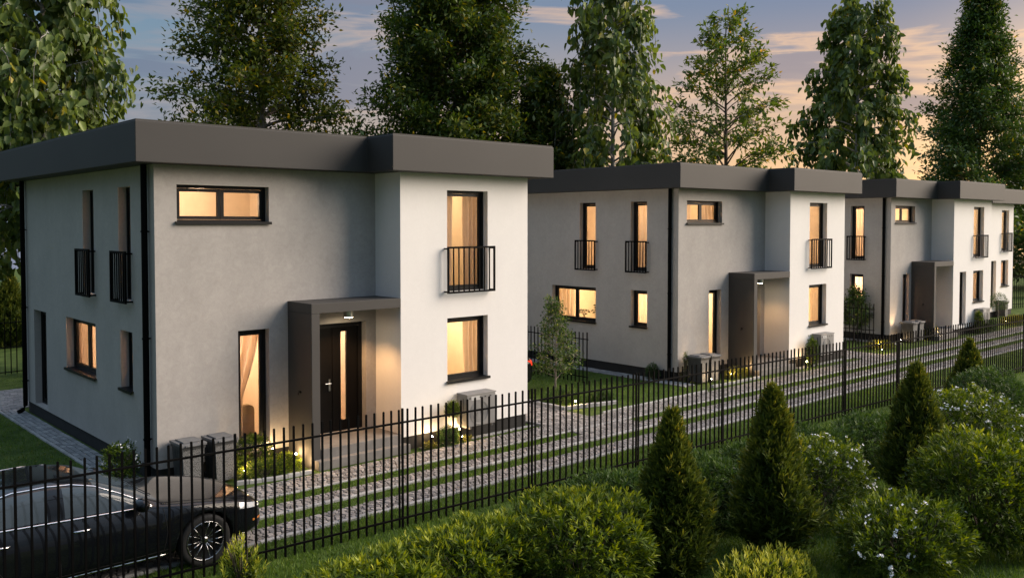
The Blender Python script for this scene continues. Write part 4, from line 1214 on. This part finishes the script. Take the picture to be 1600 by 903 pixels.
M['bin'] = simple('bin_plastic_grey', (.04, .042, .045), .5, var=.15, scale=6, bump=.15)
M['bin_lid'] = simple('bin_lid_grey', (.13, .133, .138), .42, var=.12, scale=6, bump=.1)
M['rubber'] = simple('rubber_black', (.014, .014, .014), .8, var=.2)
M['pump'] = simple('heat_pump_grey', (.20, .196, .19), .5, var=.08, scale=4, bump=.1)
M['pump_dark'] = simple('heat_pump_slots', (.05, .05, .05), .6)
M['label_white'] = simple('label_pale', (.45, .45, .44), .6)


def make_bin(label, x, y, rz=0):
    root = thing('wheelie_bin', label, 'rubbish bin', (x, y, 0), rz, 'grey wheelie bins by the porches')
    mb = MB()
    b_, t_ = (.165, .0, .40), (.20, -.02, .47)
    z0, z1 = .05, .76
    v = [(-b_[0], b_[1], z0), (b_[0], b_[1], z0), (b_[0], b_[2], z0), (-b_[0], b_[2], z0), (-t_[0], t_[1], z1), (t_[0], t_[1], z1), (t_[0], t_[2], z1), (-t_[0], t_[2], z1)]
    mb.v = v; mb.f = [(0, 3, 2, 1), (4, 5, 6, 7), (1, 2, 6, 5), (2, 3, 7, 6), (3, 0, 4, 7), (0, 1, 5, 4)]; mb.m = [0, 0, 0, 0, 0, 1]
    mb.box(-t_[0] - .012, t_[1] - .014, z1 - .055, t_[0] + .012, t_[2] + .01, z1 - .002)
    for xx in (-.10, 0, .10):
        for s in (-1, 1):
            mb.box(s * .197, .1 + xx + .1, .12, s * .203, .115 + xx + .1, z1 - .08)
    mb.build('body', [M['bin'], M['bin_front']], root, bevel=.01)
    lid = MB()
    lid.prism([(-.225, -.06), (.225, -.06), (.225, .50), (-.225, .50)], z1, z1 + .045)
    lid.box(-.15, .06, z1 + .046, .15, .42, z1 + .068)
    lid.box(-.16, -.085, z1 + .005, .16, -.062, z1 + .032)
    for xx in (-.11, .11): lid.box(xx - .02, -.092, z1 + .01, xx + .02, -.086, z1 + .028)
    lo = lid.build('lid', M['bin_lid'], root, bevel=.012)
    hd = MB(); hd.tube([(-.17, .515, z1 - .01), (-.17, .55, z1 + .0), (.17, .55, z1 + .0), (.17, .515, z1 - .01)], .013, 8); hd.build('handle', M['bin'], root)
    for s in (-1, 1):
        w = MB(); w.lathe([(0, -.02), (.075, -.02), (.085, -.012), (.085, .012), (.075, .02), (0, .02)], (s * .185, .44, .085), 'x', 18); w.build('wheel', M['rubber'], root)
    return root
make_bin('grey wheelie bin nearest the corner pipe of the nearest house', 6.30, 15.28)
make_bin('grey wheelie bin between its twin and the tall lit window of the nearest house', 6.87, 15.24, .03)
make_bin('grey wheelie bin nearest the corner pipe of the second house', 21.52, 15.45)
make_bin('grey wheelie bin close to the tall window of the second house', 22.0, 15.42, -.03)
make_bin('grey wheelie bin nearest the corner pipe of the third house', 35.2, 15.35)
make_bin('grey wheelie bin close to the porch of the third house', 35.78, 15.35, .02)
make_bin('dark grey wheelie bin by the bay wall of the last house', 48.35, 16.55)


def make_pump(label, x, y, w=.8):
    root = thing('heat_pump', label, 'heat pump', (x, y, 0), 0, 'grey heat pump units on the bay walls')
    c = MB(); c.box(0, -.36, .33, w, -.03, 1.0); c.build('casing', M['pump'], root, bevel=.015)
    t = MB(); t.box(-.012, -.372, 1.001, w + .012, -.02, 1.028); t.build('top_cover', M['pump'], root, bevel=.006)
    f = MB(); f.lathe([(.235, 0), (.25, -.008), (.255, 0)], (w * .42, -.362, .62), 'y', 32)
    for k in range(5): f.lathe([(.04 + .045 * k, -.002), (.045 + .045 * k, -.006), (.05 + .045 * k, -.002)], (w * .42, -.362, .62), 'y', 28)
    f.build('fan_grille', M['pump'], root)
    s = MB()
    for k in range(5): s.box(.06 + k * (w - .2) / 4.2, -.366, .925, .10 + k * (w - .2) / 4.2, -.3605, .955)
    s.build('vent', M['pump_dark'], root)
    lb = MB(); lb.box(.12, -.364, .89, .36, -.3602, .975); lb.build('panel', M['label_white'], root)
    ft = MB()
    for xx in (.08, w - .12): ft.box(xx, -.36, .285, xx + .05, .0, .328)
    ft.build('bracket', M['pump_dark'], root)
    g = MB(); g.box(-.004, -.25, .62, -.0005, -.22, .93); g.build('side_slot', M['pump_dark'], root)
    return root
make_pump('grey heat pump under the lower bay window of the nearest house', 5.898 + 6.03, 14.958)
make_pump('grey heat pump beside a leafy shrub on the second house', 21.204 + 5.95, 15.258, .85)
make_pump('grey heat pump on the bay of the third house', 34.577 + 5.95, 15.158, .8)

LAMPN = [0]
def garden_lamp(label, x, y, h=.16, power=5.0, up=None):
    root = thing('garden_lamp', label, 'garden lamp', (x, y, 0), 0, 'small spike lamps in the beds')
    s = MB(); s.tube([(0, 0, 0), (0, 0, h - .03)], .008, 6); s.build('stake', M['black'], root)
    hd = MB(); hd.lathe([(.0, h - .035), (.024, h - .035), (.03, h - .012), (.028, h - .008)], (0, 0, 0), 'z', 14); hd.build('lamp_head', M['black'], root)
    b = MB(); b.ball((0, 0, h + .008), .021); b.build('bulb', M['spot_bulb'], root, smooth=True)
    l = lamp('garden_light', (x, y, h + .045), power * .65, (1, .62, .28), .03)
    if up: l2 = lamp('garden_uplight', (x, y, h + .06), up[0], (1, .62, .30), .03, spot=R(up[1]), rot=up[2], blend=.8)
    return root
for lb, x, y, h, pw in (
    ('garden lamp at the foot of the grey bin by the nearest house', 7.22, 15.22, .14, 5),
    ('garden lamp at the back of the bed under the tall window', 8.02, 15.70, .34, 5),
    ('garden lamp beside the porch cheek of the nearest house', 8.36, 15.42, .22, 6),
    ('garden lamp low at the bed edging beside the steps', 8.32, 15.05, .12, 5),
    ('garden lamp between the steps and the clipped ball', 11.17, 14.83, .22, 5),
    ('garden lamp on the plinth side of the clipped ball', 11.93, 14.85, .26, 4),
    ('garden lamp on the plinth among yellow ground cover', 11.84, 14.68, .14, 4),
    ('bright garden lamp at the kerb by the small lawn', 16.3, 15.62, .16, 14),
    ('garden lamp at the bins of the second house', 21.6, 15.28, .16, 2),
    ('garden lamp in the bed left of the porch of the second house', 22.55, 15.2, .12, 5),
    ('garden lamp behind the yellow bed of the second house', 22.75, 15.35, .16, 4),
    ('garden lamp on the porch cheek of the second house', 23.62, 15.33, .26, 6),
    ('garden lamp below the bay window of the second house', 26.4, 14.98, .2, 6),
    ('garden lamp on the lawn before the third house', 32.3, 15.4, .2, 9),
    ('garden lamp at the kerb before the third house', 31.4, 14.85, .14, 8),
    ('garden lamp by the bins of the third house', 36.9, 15.15, .3, 9),
    ('garden lamp by the standard tree of the third house', 43.9, 15.05, .25, 8),
    ('garden lamp on the lawn of the last house', 47.3, 15.6, .2, 9),
): garden_lamp(lb, x, y, h, pw)
garden_lamp('garden uplight at the corner pipe of the second house', 21.36, 15.86, .1, 2, (34, 50, (R(180 - 14), 0, R(0))))
garden_lamp('garden uplight at the corner pipe of the third house', 34.76, 15.72, .1, 2, (60, 50, (R(180 - 14), 0, R(0))))

# ------------------------------------------------------------------ cars
M['paint'] = simple('car_paint_black', (.005, .0062, .0085), .22, .0, var=.1)
pb = M['paint'].node_tree.nodes['Principled BSDF']; pb.inputs['Coat Weight'].default_value = .8; pb.inputs['Coat IOR'].default_value = 1.36; pb.inputs['Coat Roughness'].default_value = .03
M['paint'].node_tree.nodes['Principled BSDF'].inputs['Specular IOR Level'].default_value = .12
M['car_glass'] = simple('car_glass_sky_tone', (.048, .064, .078), .05, var=.05)  # blue grey reflection of the sky put into the base colour
M['car_glass'].node_tree.nodes['Principled BSDF'].inputs['Specular IOR Level'].default_value = .35
M['chrome'] = simple('chrome_trim', (.72, .72, .74), .12, 1.0, var=.03)
M['rim'] = simple('rim_silver', (.42, .42, .43), .25, 1.0, var=.05)
M['rim_dark'] = simple('rim_dark', (.03, .03, .03), .4, .6)
M['arch'] = simple('arch_liner', (.006, .006, .006), .9)
M['headlamp'] = simple('headlamp_lens', (.62, .64, .66), .08, .2, var=.25, scale=14)
M['tail'] = simple('tail_lamp_red', (.5, .02, .01), .15, var=.2, scale=10)
M['tail'].node_tree.nodes['Principled BSDF'].inputs['Emission Color'].default_value = (1, .06, .02, 1); M['tail'].node_tree.nodes['Principled BSDF'].inputs['Emission Strength'].default_value = .35
M['amber'] = simple('indicator_amber', (.5, .18, .04), .2)
M['leather'] = simple('seat_dark', (.03, .028, .026), .6)


def make_car(label):
    root = thing('car', label, 'car')
    ip = lambda d, x: float(np.interp(x, sorted(d), [d[k] for k in sorted(d)]))
    zr = {2.44: .56, 2.40: .66, 2.3: .745, 2.1: .82, 1.8: .868, 1.47: .908, 1.1: .952, .9: .985, .5: 1.195, .12: 1.375, -.3: 1.445, -.8: 1.44, -1.2: 1.385, -1.6: 1.265, -2.0: 1.13, -2.25: 1.10, -2.40: 1.05, -2.46: .90}
    zs = {2.44: .52, 2.40: .60, 2.3: .665, 2.1: .74, 1.8: .81, 1.47: .865, 1.1: .905, .9: .925, .5: .945, -.3: .975, -1.2: 1.01, -2.0: 1.0, -2.25: .97, -2.40: .92, -2.46: .82}
    ww = {2.44: .50, 2.40: .64, 2.3: .755, 2.1: .845, 1.8: .905, 1.47: .928, .5: .93, -1.2: .93, -1.9: .905, -2.25: .85, -2.40: .76, -2.46: .60}
    wr = {.9: .72, .5: .70, .12: .675, -.3: .66, -.8: .655, -1.2: .64, -1.6: .62, -2.0: .64}
    zb = {2.44: .30, 2.40: .24, 2.3: .21, 1.8: .20, 0: .21, -1.8: .22, -2.40: .30, -2.46: .42}
    xs = [2.44, 2.40, 2.3, 2.1, 1.8, 1.47, 1.1, .9, .74, .5, .3, .12, -.1, -.26, -.42, -.8, -1.2, -1.45, -1.7, -2.0, -2.25, -2.40, -2.46]
    bm = bmesh.new(); rings = []
    for x in xs:
        w, s, t, b_ = ip(ww, x), ip(zs, x), ip(zr, x), ip(zb, x)
        cab = .9 >= x >= -2.0
        if cab:
            k = min(1, max(0, (t - s - .08) / .3))
            wt = ip(wr, x); wg = w * .872
            half = [(0, b_), (w * .8, b_), (w * .975, b_ + .1), (w, .52), (w * .985, s - .19), (w * .905, s - .02), (wg, s + .012), (wg * .52 + wt * .48 + .015, s * .48 + (t - .04) * .52), (wt, t - .042 * k - .008), (wt * .74, t - .008), (0, t)]
        else:
            half = [(0, b_), (w * .8, b_), (w * .975, b_ + .1), (w, b_ * .45 + s * .55 - .06), (w * .99, s - .09), (w * .95, s - .01), (w * .90, s + .012), (w * .82, s + (t - s) * .42), (w * .68, s + (t - s) * .70), (w * .4, s + (t - s) * .92), (0, t)]
        ring = [bm.verts.new((x, -y, z)) for y, z in half] + [bm.verts.new((x, y, z)) for y, z in half[-2:0:-1]]
        rings.append(ring)
    nr = len(rings[0])
    for i in range(len(xs) - 1):
        xm = (xs[i] + xs[i + 1]) / 2
        for k in range(nr):
            k2 = (k + 1) % nr
            f = bm.faces.new((rings[i][k], rings[i][k2], rings[i + 1][k2], rings[i + 1][k]))
            kk = k if k < 10 else nr - 1 - k
            mi = 0
            if kk in (6, 7) and .74 > xm > -1.7 and not (-.26 > xm > -.42): mi = 1
            if kk in (8, 9) and .9 > xm > .12: mi = 2
            if kk in (8, 9) and -1.2 > xm > -2.0: mi = 2
            f.material_index = mi; f.smooth = True
    bm.faces.new(list(reversed(rings[0]))); bm.faces.new(rings[-1])
    bmesh.ops.recalc_face_normals(bm, faces=bm.faces)
    me = bpy.data.meshes.new('body'); bm.to_mesh(me); bm.free()
    mats = [M['paint'], M['car_glass'], M['car_glass'], M['arch']]
    for x in mats: me.materials.append(x)
    tmp = bpy.data.objects.new('body_tmp', me); COL.objects.link(tmp)
    sm = tmp.modifiers.new('s', 'SUBSURF'); sm.levels = 2; sm.render_levels = 2
    cut = MB()
    cuts = []
    for cx in (1.47, -1.47):
        for s in (-1, 1):
            c = MB(); c.lathe([(0.0001, s * .60), (.405, s * .60), (.405, s * 1.1), (.0001, s * 1.1)], (cx, 0, .345), 'y', 40)
            c.m = [3] * len(c.f)
            co = c.build('cut_tmp', mats)
            bmx = bmesh.new(); bmx.from_mesh(co.data); bmesh.ops.remove_doubles(bmx, verts=bmx.verts, dist=.0005); bmesh.ops.recalc_face_normals(bmx, faces=bmx.faces); bmx.to_mesh(co.data); bmx.free()
            cuts.append(co)
            bo = tmp.modifiers.new('b', 'BOOLEAN'); bo.operation = 'DIFFERENCE'; bo.object = co; bo.solver = 'EXACT'
    bpy.context.view_layer.update()
    dg = bpy.context.evaluated_depsgraph_get()
    ev = tmp.evaluated_get(dg); m2 = bpy.data.meshes.new_from_object(ev)
    bmx = bmesh.new(); bmx.from_mesh(m2); bmx.faces.ensure_lookup_table()
    bvh = BVHTree.FromBMesh(bmx)
    groups = {}
    for f in bmx.faces:
        c = f.calc_center_median()
        if f.material_index == 1: key = ('window', c.y > 0, c.x > -.34)
        elif f.material_index == 2: key = ('windscreen' if c.x > 0 else 'rear_window',)
        else: key = ('body',)
        groups.setdefault(key, []).append(f)
    for key, fs in groups.items():
        mb = MB(); vm = {}
        for f in fs:
            ids = []
            for v in f.verts:
                if v.index not in vm: vm[v.index] = len(mb.v); mb.v.append(tuple(v.co))
                ids.append(vm[v.index])
            mb.f.append(tuple(ids)); mb.m.append({0: 0, 3: 1}.get(f.material_index, 0))
        o = mb.build(key[0], [M['paint'], M['arch']] if key[0] == 'body' else M['car_glass'], root, smooth=True)
        if key[0] == 'body':
            o.data.polygons.foreach_set('use_smooth', [f.material_index != 3 for f in fs])
            body = o
    bmx.free()
    for c in cuts + [tmp]: bpy.data.objects.remove(c)
    def side(x, z, s, off=.0):
        h = bvh.ray_cast(Vector((x, s * 3, z)), Vector((0, -s, 0)))
        return Vector((x, (h[0].y if h[0] else s * .93) + s * off, z))
    def line(name, pts, rad, mat, s, n=8, off=.001, parent=None, flat=None):
        q = []
        for (a, b) in zip(pts[:-1], pts[1:]):
            for i in range(n): t = i / n; q.append(side(a[0] + (b[0] - a[0]) * t, a[1] + (b[1] - a[1]) * t, s, off))
        q.append(side(*pts[-1], s, off))
        mb = MB(); mb.tube(q, rad, 6); return mb
    for s in (-1, 1):
        belt = [(.80, .945), (.5, .958), (-.3, .988), (-1.2, 1.022), (-1.75, 1.025)]
        mb = line('', belt, .013, 0, s)
        arc = [(.80, .945), (.62, 1.06), (.4, 1.175), (.12, 1.305), (-.15, 1.370), (-.42, 1.392), (-.8, 1.386), (-1.2, 1.315), (-1.5, 1.205), (-1.75, 1.03)]
        m2_ = line('', arc, .012, 0, s, 5)
        k = len(mb.v); mb.v += m2_.v; mb.f += [tuple(i + k for i in f) for f in m2_.f]; mb.m += m2_.m
        mb.build('chrome_trim', M['chrome'], root, smooth=True)
        sl = line('', [(1.0, .285), (-.98, .275)], .016, 0, s, 14, .0); sl.build('sill_trim', M['chrome'], root, smooth=True)
        seams = MB()
        for pts in ([(.92, .90), (.95, .6), (.90, .33)], [(-.34, .97), (-.36, .6), (-.34, .33)], [(-1.18, .98), (-1.12, .72), (-.98, .5)], [(1.0, .36), (.2, .335), (-.9, .335)]):
            q = line('', pts, .0045, 0, s, 8, .0); k = len(seams.v); seams.v += q.v; seams.f += [tuple(i + k for i in f) for f in q.f]; seams.m += q.m
        seams.build('door_seam', M['arch'], root)
        for hx in (-.10, -1.0):
            a = side(hx + .1, .845, s); c = side(hx - .1, .85, s)
            hm = MB(); hm.tube([a, a + Vector((-.02, s * .03, 0)), c + Vector((.02, s * .03, 0)), c], .014, 8); hm.build('door_handle', M['chrome'], root, smooth=True)
        # mirror
        a = side(.62, .95, s)
        mm = MB(); mm.ball((.60, a.y + s * .17, 1.04), .13, 18, 12, (.72, 1.1, .66)); mm.tube([(.62, a.y - s * .03, .96), (.61, a.y + s * .1, 1.0)], .025, 8)
        mr = mm.build('wing_mirror', M['paint'], root, smooth=True)
        # head and tail lamps lie on the skin
        def patch(name, fz0, fz1, x0, x1, mat, off, nu=14, nv=5):
            mb = MB(); base = 0
            for i in range(nu + 1):
                x = x0 + (x1 - x0) * i / nu
                for j in range(nv + 1):
                    z = fz0(x) + (fz1(x) - fz0(x)) * j / nv
                    h = bvh.ray_cast(Vector((x, s * 3, z)), Vector((0, -s, 0)))
                    y = (h[0].y if h[0] else s * .5); nn = h[1] if h[0] else Vector((0, s, 0))
                    if nn.y * s < 0: nn = -nn
                    q = Vector((x, y, z)) + nn * off; mb.v.append(tuple(q))
            for i in range(nu):
                for j in range(nv):
                    q = i * (nv + 1) + j; mb.f.append((q, q + nv + 1, q + nv + 2, q + 1)); mb.m.append(0)
            return mb.build(name, mat, root, smooth=True)
        patch('headlight', lambda x: .60 + (2.38 - x) * .16, lambda x: .645 + (2.38 - x) * .26, 1.98, 2.385, M['headlamp'], .006)
        patch('tail_light', lambda x: .80, lambda x: .94, -2.1, -2.42, M['tail'], .006)
        patch('indicator', lambda x: .44, lambda x: .47, 2.2, 2.36, M['amber'], .005, 8, 2)
    # nose: grille and bumper strip
    g = MB()
    for k in range(6):
        z = .36 + k * .035
        pts = []
        for y in np.linspace(-.42, .42, 9):
            h = bvh.ray_cast(Vector((4, float(y), z)), Vector((-1, 0, 0))); pts.append((h[0].x + .002 if h[0] else 2.42, float(y), z))
        g.tube(pts, .008, 6)
    g.build('grille', M['chrome'], root)
    lp = MB(); pts = []
    for y in np.linspace(-.80, .80, 15):
        h = bvh.ray_cast(Vector((4, float(y), .30)), Vector((-1, 0, 0))); pts.append((h[0].x + .004 if h[0] else 2.3, float(y), .30))
    lp.tube(pts, .011, 6); lp.build('bumper_trim', M['chrome'], root)
    # bonnet outline and wipers
    for s in (-1, 1):
        hs = MB(); pts = []
        for x in np.linspace(2.25, .98, 16):
            y = s * ip(ww, x) * .80
            h = bvh.ray_cast(Vector((x, y, 3)), Vector((0, 0, -1))); pts.append((x, y, h[0].z if h[0] else .9))
        hs.tube(pts, .005, 5)
        hs.build('bonnet_seam', M['arch'], root)
    wp = MB()
    for y0 in (-.45, .1):
        pts = []
        for t in np.linspace(0, 1, 6):
            x, y = .90 - .10 * t, y0 + .42 * t
            h = bvh.ray_cast(Vector((x, y, 3)), Vector((0, 0, -1))); pts.append((x, y, (h[0].z if h[0] else 1) + .012))
        wp.tube(pts, .007, 5)
    wp.build('wiper', M['rubber'], root)
    # wheels
    for cx in (1.47, -1.47):
        for s in (-1, 1):
            c = (cx, s * .80, .352)
            ty = MB(); ty.lathe([(.262, -.105), (.30, -.115), (.335, -.11), (.352, -.085), (.355, 0), (.352, .085), (.335, .11), (.30, .115), (.262, .105), (.25, .0), (.262, -.105)], c, 'y', 40)
            wt = ty.build('wheel', M['rubber'], root, smooth=True)
            rm = MB(); o = s * .10
            rm.lathe([(.262, o), (.266, o + s * .012), (.256, o + s * .016), (.246, o + s * .004), (.244, -o)], c, 'y', 40)
            rm.lathe([(0, o * .7), (.045, o * .75), (.052, o * .6), (.05, 0)], c, 'y', 20)
            for k in range(14):
                a0 = 2 * math.pi * k / 14 + (.09 if k % 2 else -.09)
                a1 = 2 * math.pi * k / 14
                p0 = (c[0] + .04 * math.cos(a0), c[1] + o * .62, c[2] + .04 * math.sin(a0)); p1 = (c[0] + .15 * math.cos((a0 + a1) / 2), c[1] + o * .86, c[2] + .15 * math.sin((a0 + a1) / 2)); p2 = (c[0] + .252 * math.cos(a1), c[1] + o * 1.02, c[2] + .252 * math.sin(a1))
                rm.tube([p0, p1, p2], [.010, .007, .009], 6)
            rm.build('rim', M['rim'], wt, smooth=True)
            bk = MB(); bk.lathe([(0, o * .1), (.246, o * .1)], c, 'y', 30); bk.lathe([(.0, o * .3), (.16, o * .3), (.16, o * .1)], c, 'y', 30); bk.build('brake_disc', M['rim_dark'], wt)
    return root
car = make_car('glossy black saloon car parked behind the picket fence on the lane')
car.location = (3.50, 12.57, 0)
car2 = copy_tree(car)
car2['label'] = 'dark car with a red tail light half hidden behind the nearest house'
car2.location = (15.99, 20.05, 0); car2.rotation_euler = (0, 0, R(90))
car['group'] = car2['group'] = 'parked dark cars'
# ------------------------------------------------------------------ sky and sun
SUN_AZ, SUN_EL = R(124), R(25)       # azimuth from +Y towards +X
SKY_EL = R(4)
w = bpy.data.worlds.new('World'); scene.world = w; w.use_nodes = True
nt = w.node_tree; bg = nt.nodes['Background']
L = nt.links.new
sky = N(nt, 'ShaderNodeTexSky'); sky.sky_type = 'NISHITA'; sky.sun_disc = False
sky.sun_elevation = SKY_EL; sky.sun_rotation = SUN_AZ
sky.air_density = 1.0; sky.dust_density = 1.5; sky.ozone_density = 2.0
tc = N(nt, 'ShaderNodeTexCoord'); sp = N(nt, 'ShaderNodeSeparateXYZ'); L(tc.outputs['Generated'], sp.inputs[0])
def MA(op, a, b=None, c=None, clamp=False):
    n = N(nt, 'ShaderNodeMath', operation=op); n.use_clamp = clamp
    for i, q in enumerate((a, b, c)):
        if q is None: continue
        if hasattr(q, 'is_output'): L(q, n.inputs[i])
        else: n.inputs[i].default_value = q
    return n.outputs[0]
def MIX(f, a, b):
    n = N(nt, 'ShaderNodeMix'); n.data_type = 'RGBA'
    for k, q in ((0, f), (6, a), (7, b)):
        if hasattr(q, 'is_output'): L(q, n.inputs[k])
        elif k == 0: n.inputs[0].default_value = q
        else: n.inputs[k].default_value = (*q, 1)
    return n.outputs[2]
X_, Y_, Z_ = sp.outputs
def RAMP(v, lo, hi): return MA('MULTIPLY', MA('SUBTRACT', v, lo), 1 / (hi - lo), None, True)
def SC(c, f):
    n = N(nt, 'ShaderNodeVectorMath', operation='SCALE')
    if hasattr(c, 'is_output'): L(c, n.inputs[0])
    else: n.inputs[0].default_value = c
    if hasattr(f, 'is_output'): L(f, n.inputs['Scale'])
    else: n.inputs['Scale'].default_value = f
    return n.outputs[0]
def ADD(a, b):
    n = N(nt, 'ShaderNodeVectorMath', operation='ADD'); L(a, n.inputs[0]); L(b, n.inputs[1]); return n.outputs[0]
zc = MA('MAXIMUM', Z_, 0.0)
hl = MA('SQRT', MA('ADD', MA('MULTIPLY', X_, X_), MA('MULTIPLY', Y_, Y_)))
GA, GE = R(76), R(3)                     # where the sunset glow stands
dt = MA('DIVIDE', MA('ADD', MA('MULTIPLY', X_, math.sin(GA)), MA('MULTIPLY', Y_, math.cos(GA))), MA('MAXIMUM', hl, .01))
warm = MA('POWER', RAMP(dt, .45, .98), 1.3)
hz = MA('POWER', MA('SUBTRACT', 1.0, MA('DIVIDE', zc, .235), None, True), 1.35)
s0 = MIX(.5, SC(sky.outputs[0], 1.25), (.36, .64, 1.14))
s1 = MIX(MA('MULTIPLY', warm, .9), s0, (.82, .96, 1.36))
hcol = MIX(warm, (.90, 1.01, 1.36), (5.6, 3.2, 1.2))
s2 = MIX(MA('MULTIPLY', hz, .92), s1, hcol)
d3 = MA('ADD', MA('MULTIPLY', dt, MA('MULTIPLY', hl, math.cos(GE))), MA('MULTIPLY', Z_, math.sin(GE)))
s2 = ADD(s2, SC((5.0, 3.1, 1.1), MA('POWER', MA('MAXIMUM', d3, 0.0), 130)))
cb = N(nt, 'ShaderNodeCombineXYZ'); L(MA('MULTIPLY', X_, 2.6), cb.inputs[0]); L(MA('MULTIPLY', Y_, 2.6), cb.inputs[1]); L(MA('MULTIPLY', Z_, 19.0), cb.inputs[2])
ns = N(nt, 'ShaderNodeTexNoise'); ns.inputs['Scale'].default_value = 1.05; ns.inputs['Detail'].default_value = 8; ns.inputs['Roughness'].default_value = .56; ns.inputs['Distortion'].default_value = .5
L(cb.outputs[0], ns.inputs['Vector'])
mask = RAMP(ns.outputs['Fac'], .50, .60)
edge = MA('MULTIPLY', RAMP(ns.outputs['Fac'], .45, .51), MA('SUBTRACT', 1.0, RAMP(ns.outputs['Fac'], .51, .56)), None, True)
ccol = MIX(warm, (.52, .70, 1.08), (1.35, 1.15, 1.22))
ecol = MIX(warm, (.95, 1.0, 1.28), (4.3, 2.7, 1.5))
s3 = MIX(MA('MULTIPLY', mask, .72), s2, ccol)
s4 = MIX(MA('MULTIPLY', edge, .5), s3, ecol)
sky_dim = MA('MULTIPLY_ADD', RAMP(dt, -.75, .25), .52, .48)  # sky dimmed away from the glow, added to darken the side walls
dome = MIX(RAMP(Z_, .26, .8), (1.0, 1.0, 1.0), (6.0, 5.3, 4.5))  # unseen overhead sky brightened, added as fill light on plants and walls
vm = N(nt, 'ShaderNodeVectorMath', operation='MULTIPLY'); L(SC(s4, sky_dim), vm.inputs[0]); L(dome, vm.inputs[1])
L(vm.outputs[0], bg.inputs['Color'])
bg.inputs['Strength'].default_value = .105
sun_d = bpy.data.lights.new('sun', 'SUN'); sun_d.energy = 2.15; sun_d.angle = R(42); sun_d.color = (1, .84, .68)
sun = bpy.data.objects.new('sun', sun_d); COL.objects.link(sun)
dv = Vector((math.sin(SUN_AZ) * math.cos(SUN_EL), math.cos(SUN_AZ) * math.cos(SUN_EL), math.sin(SUN_EL)))
sun.rotation_euler = dv.to_track_quat('Z', 'Y').to_euler()
sun.location = (30, -10, 30)
vs = scene.view_settings
vs.view_transform = 'Standard'; vs.look = 'None'; vs.gamma = 1; vs.use_curve_mapping = False
vs.exposure = 1.4
scene.cycles.max_bounces = 8; scene.cycles.transparent_max_bounces = 16
scene.cycles.sample_clamp_indirect = 6.0
scene.cycles.use_adaptive_sampling = False
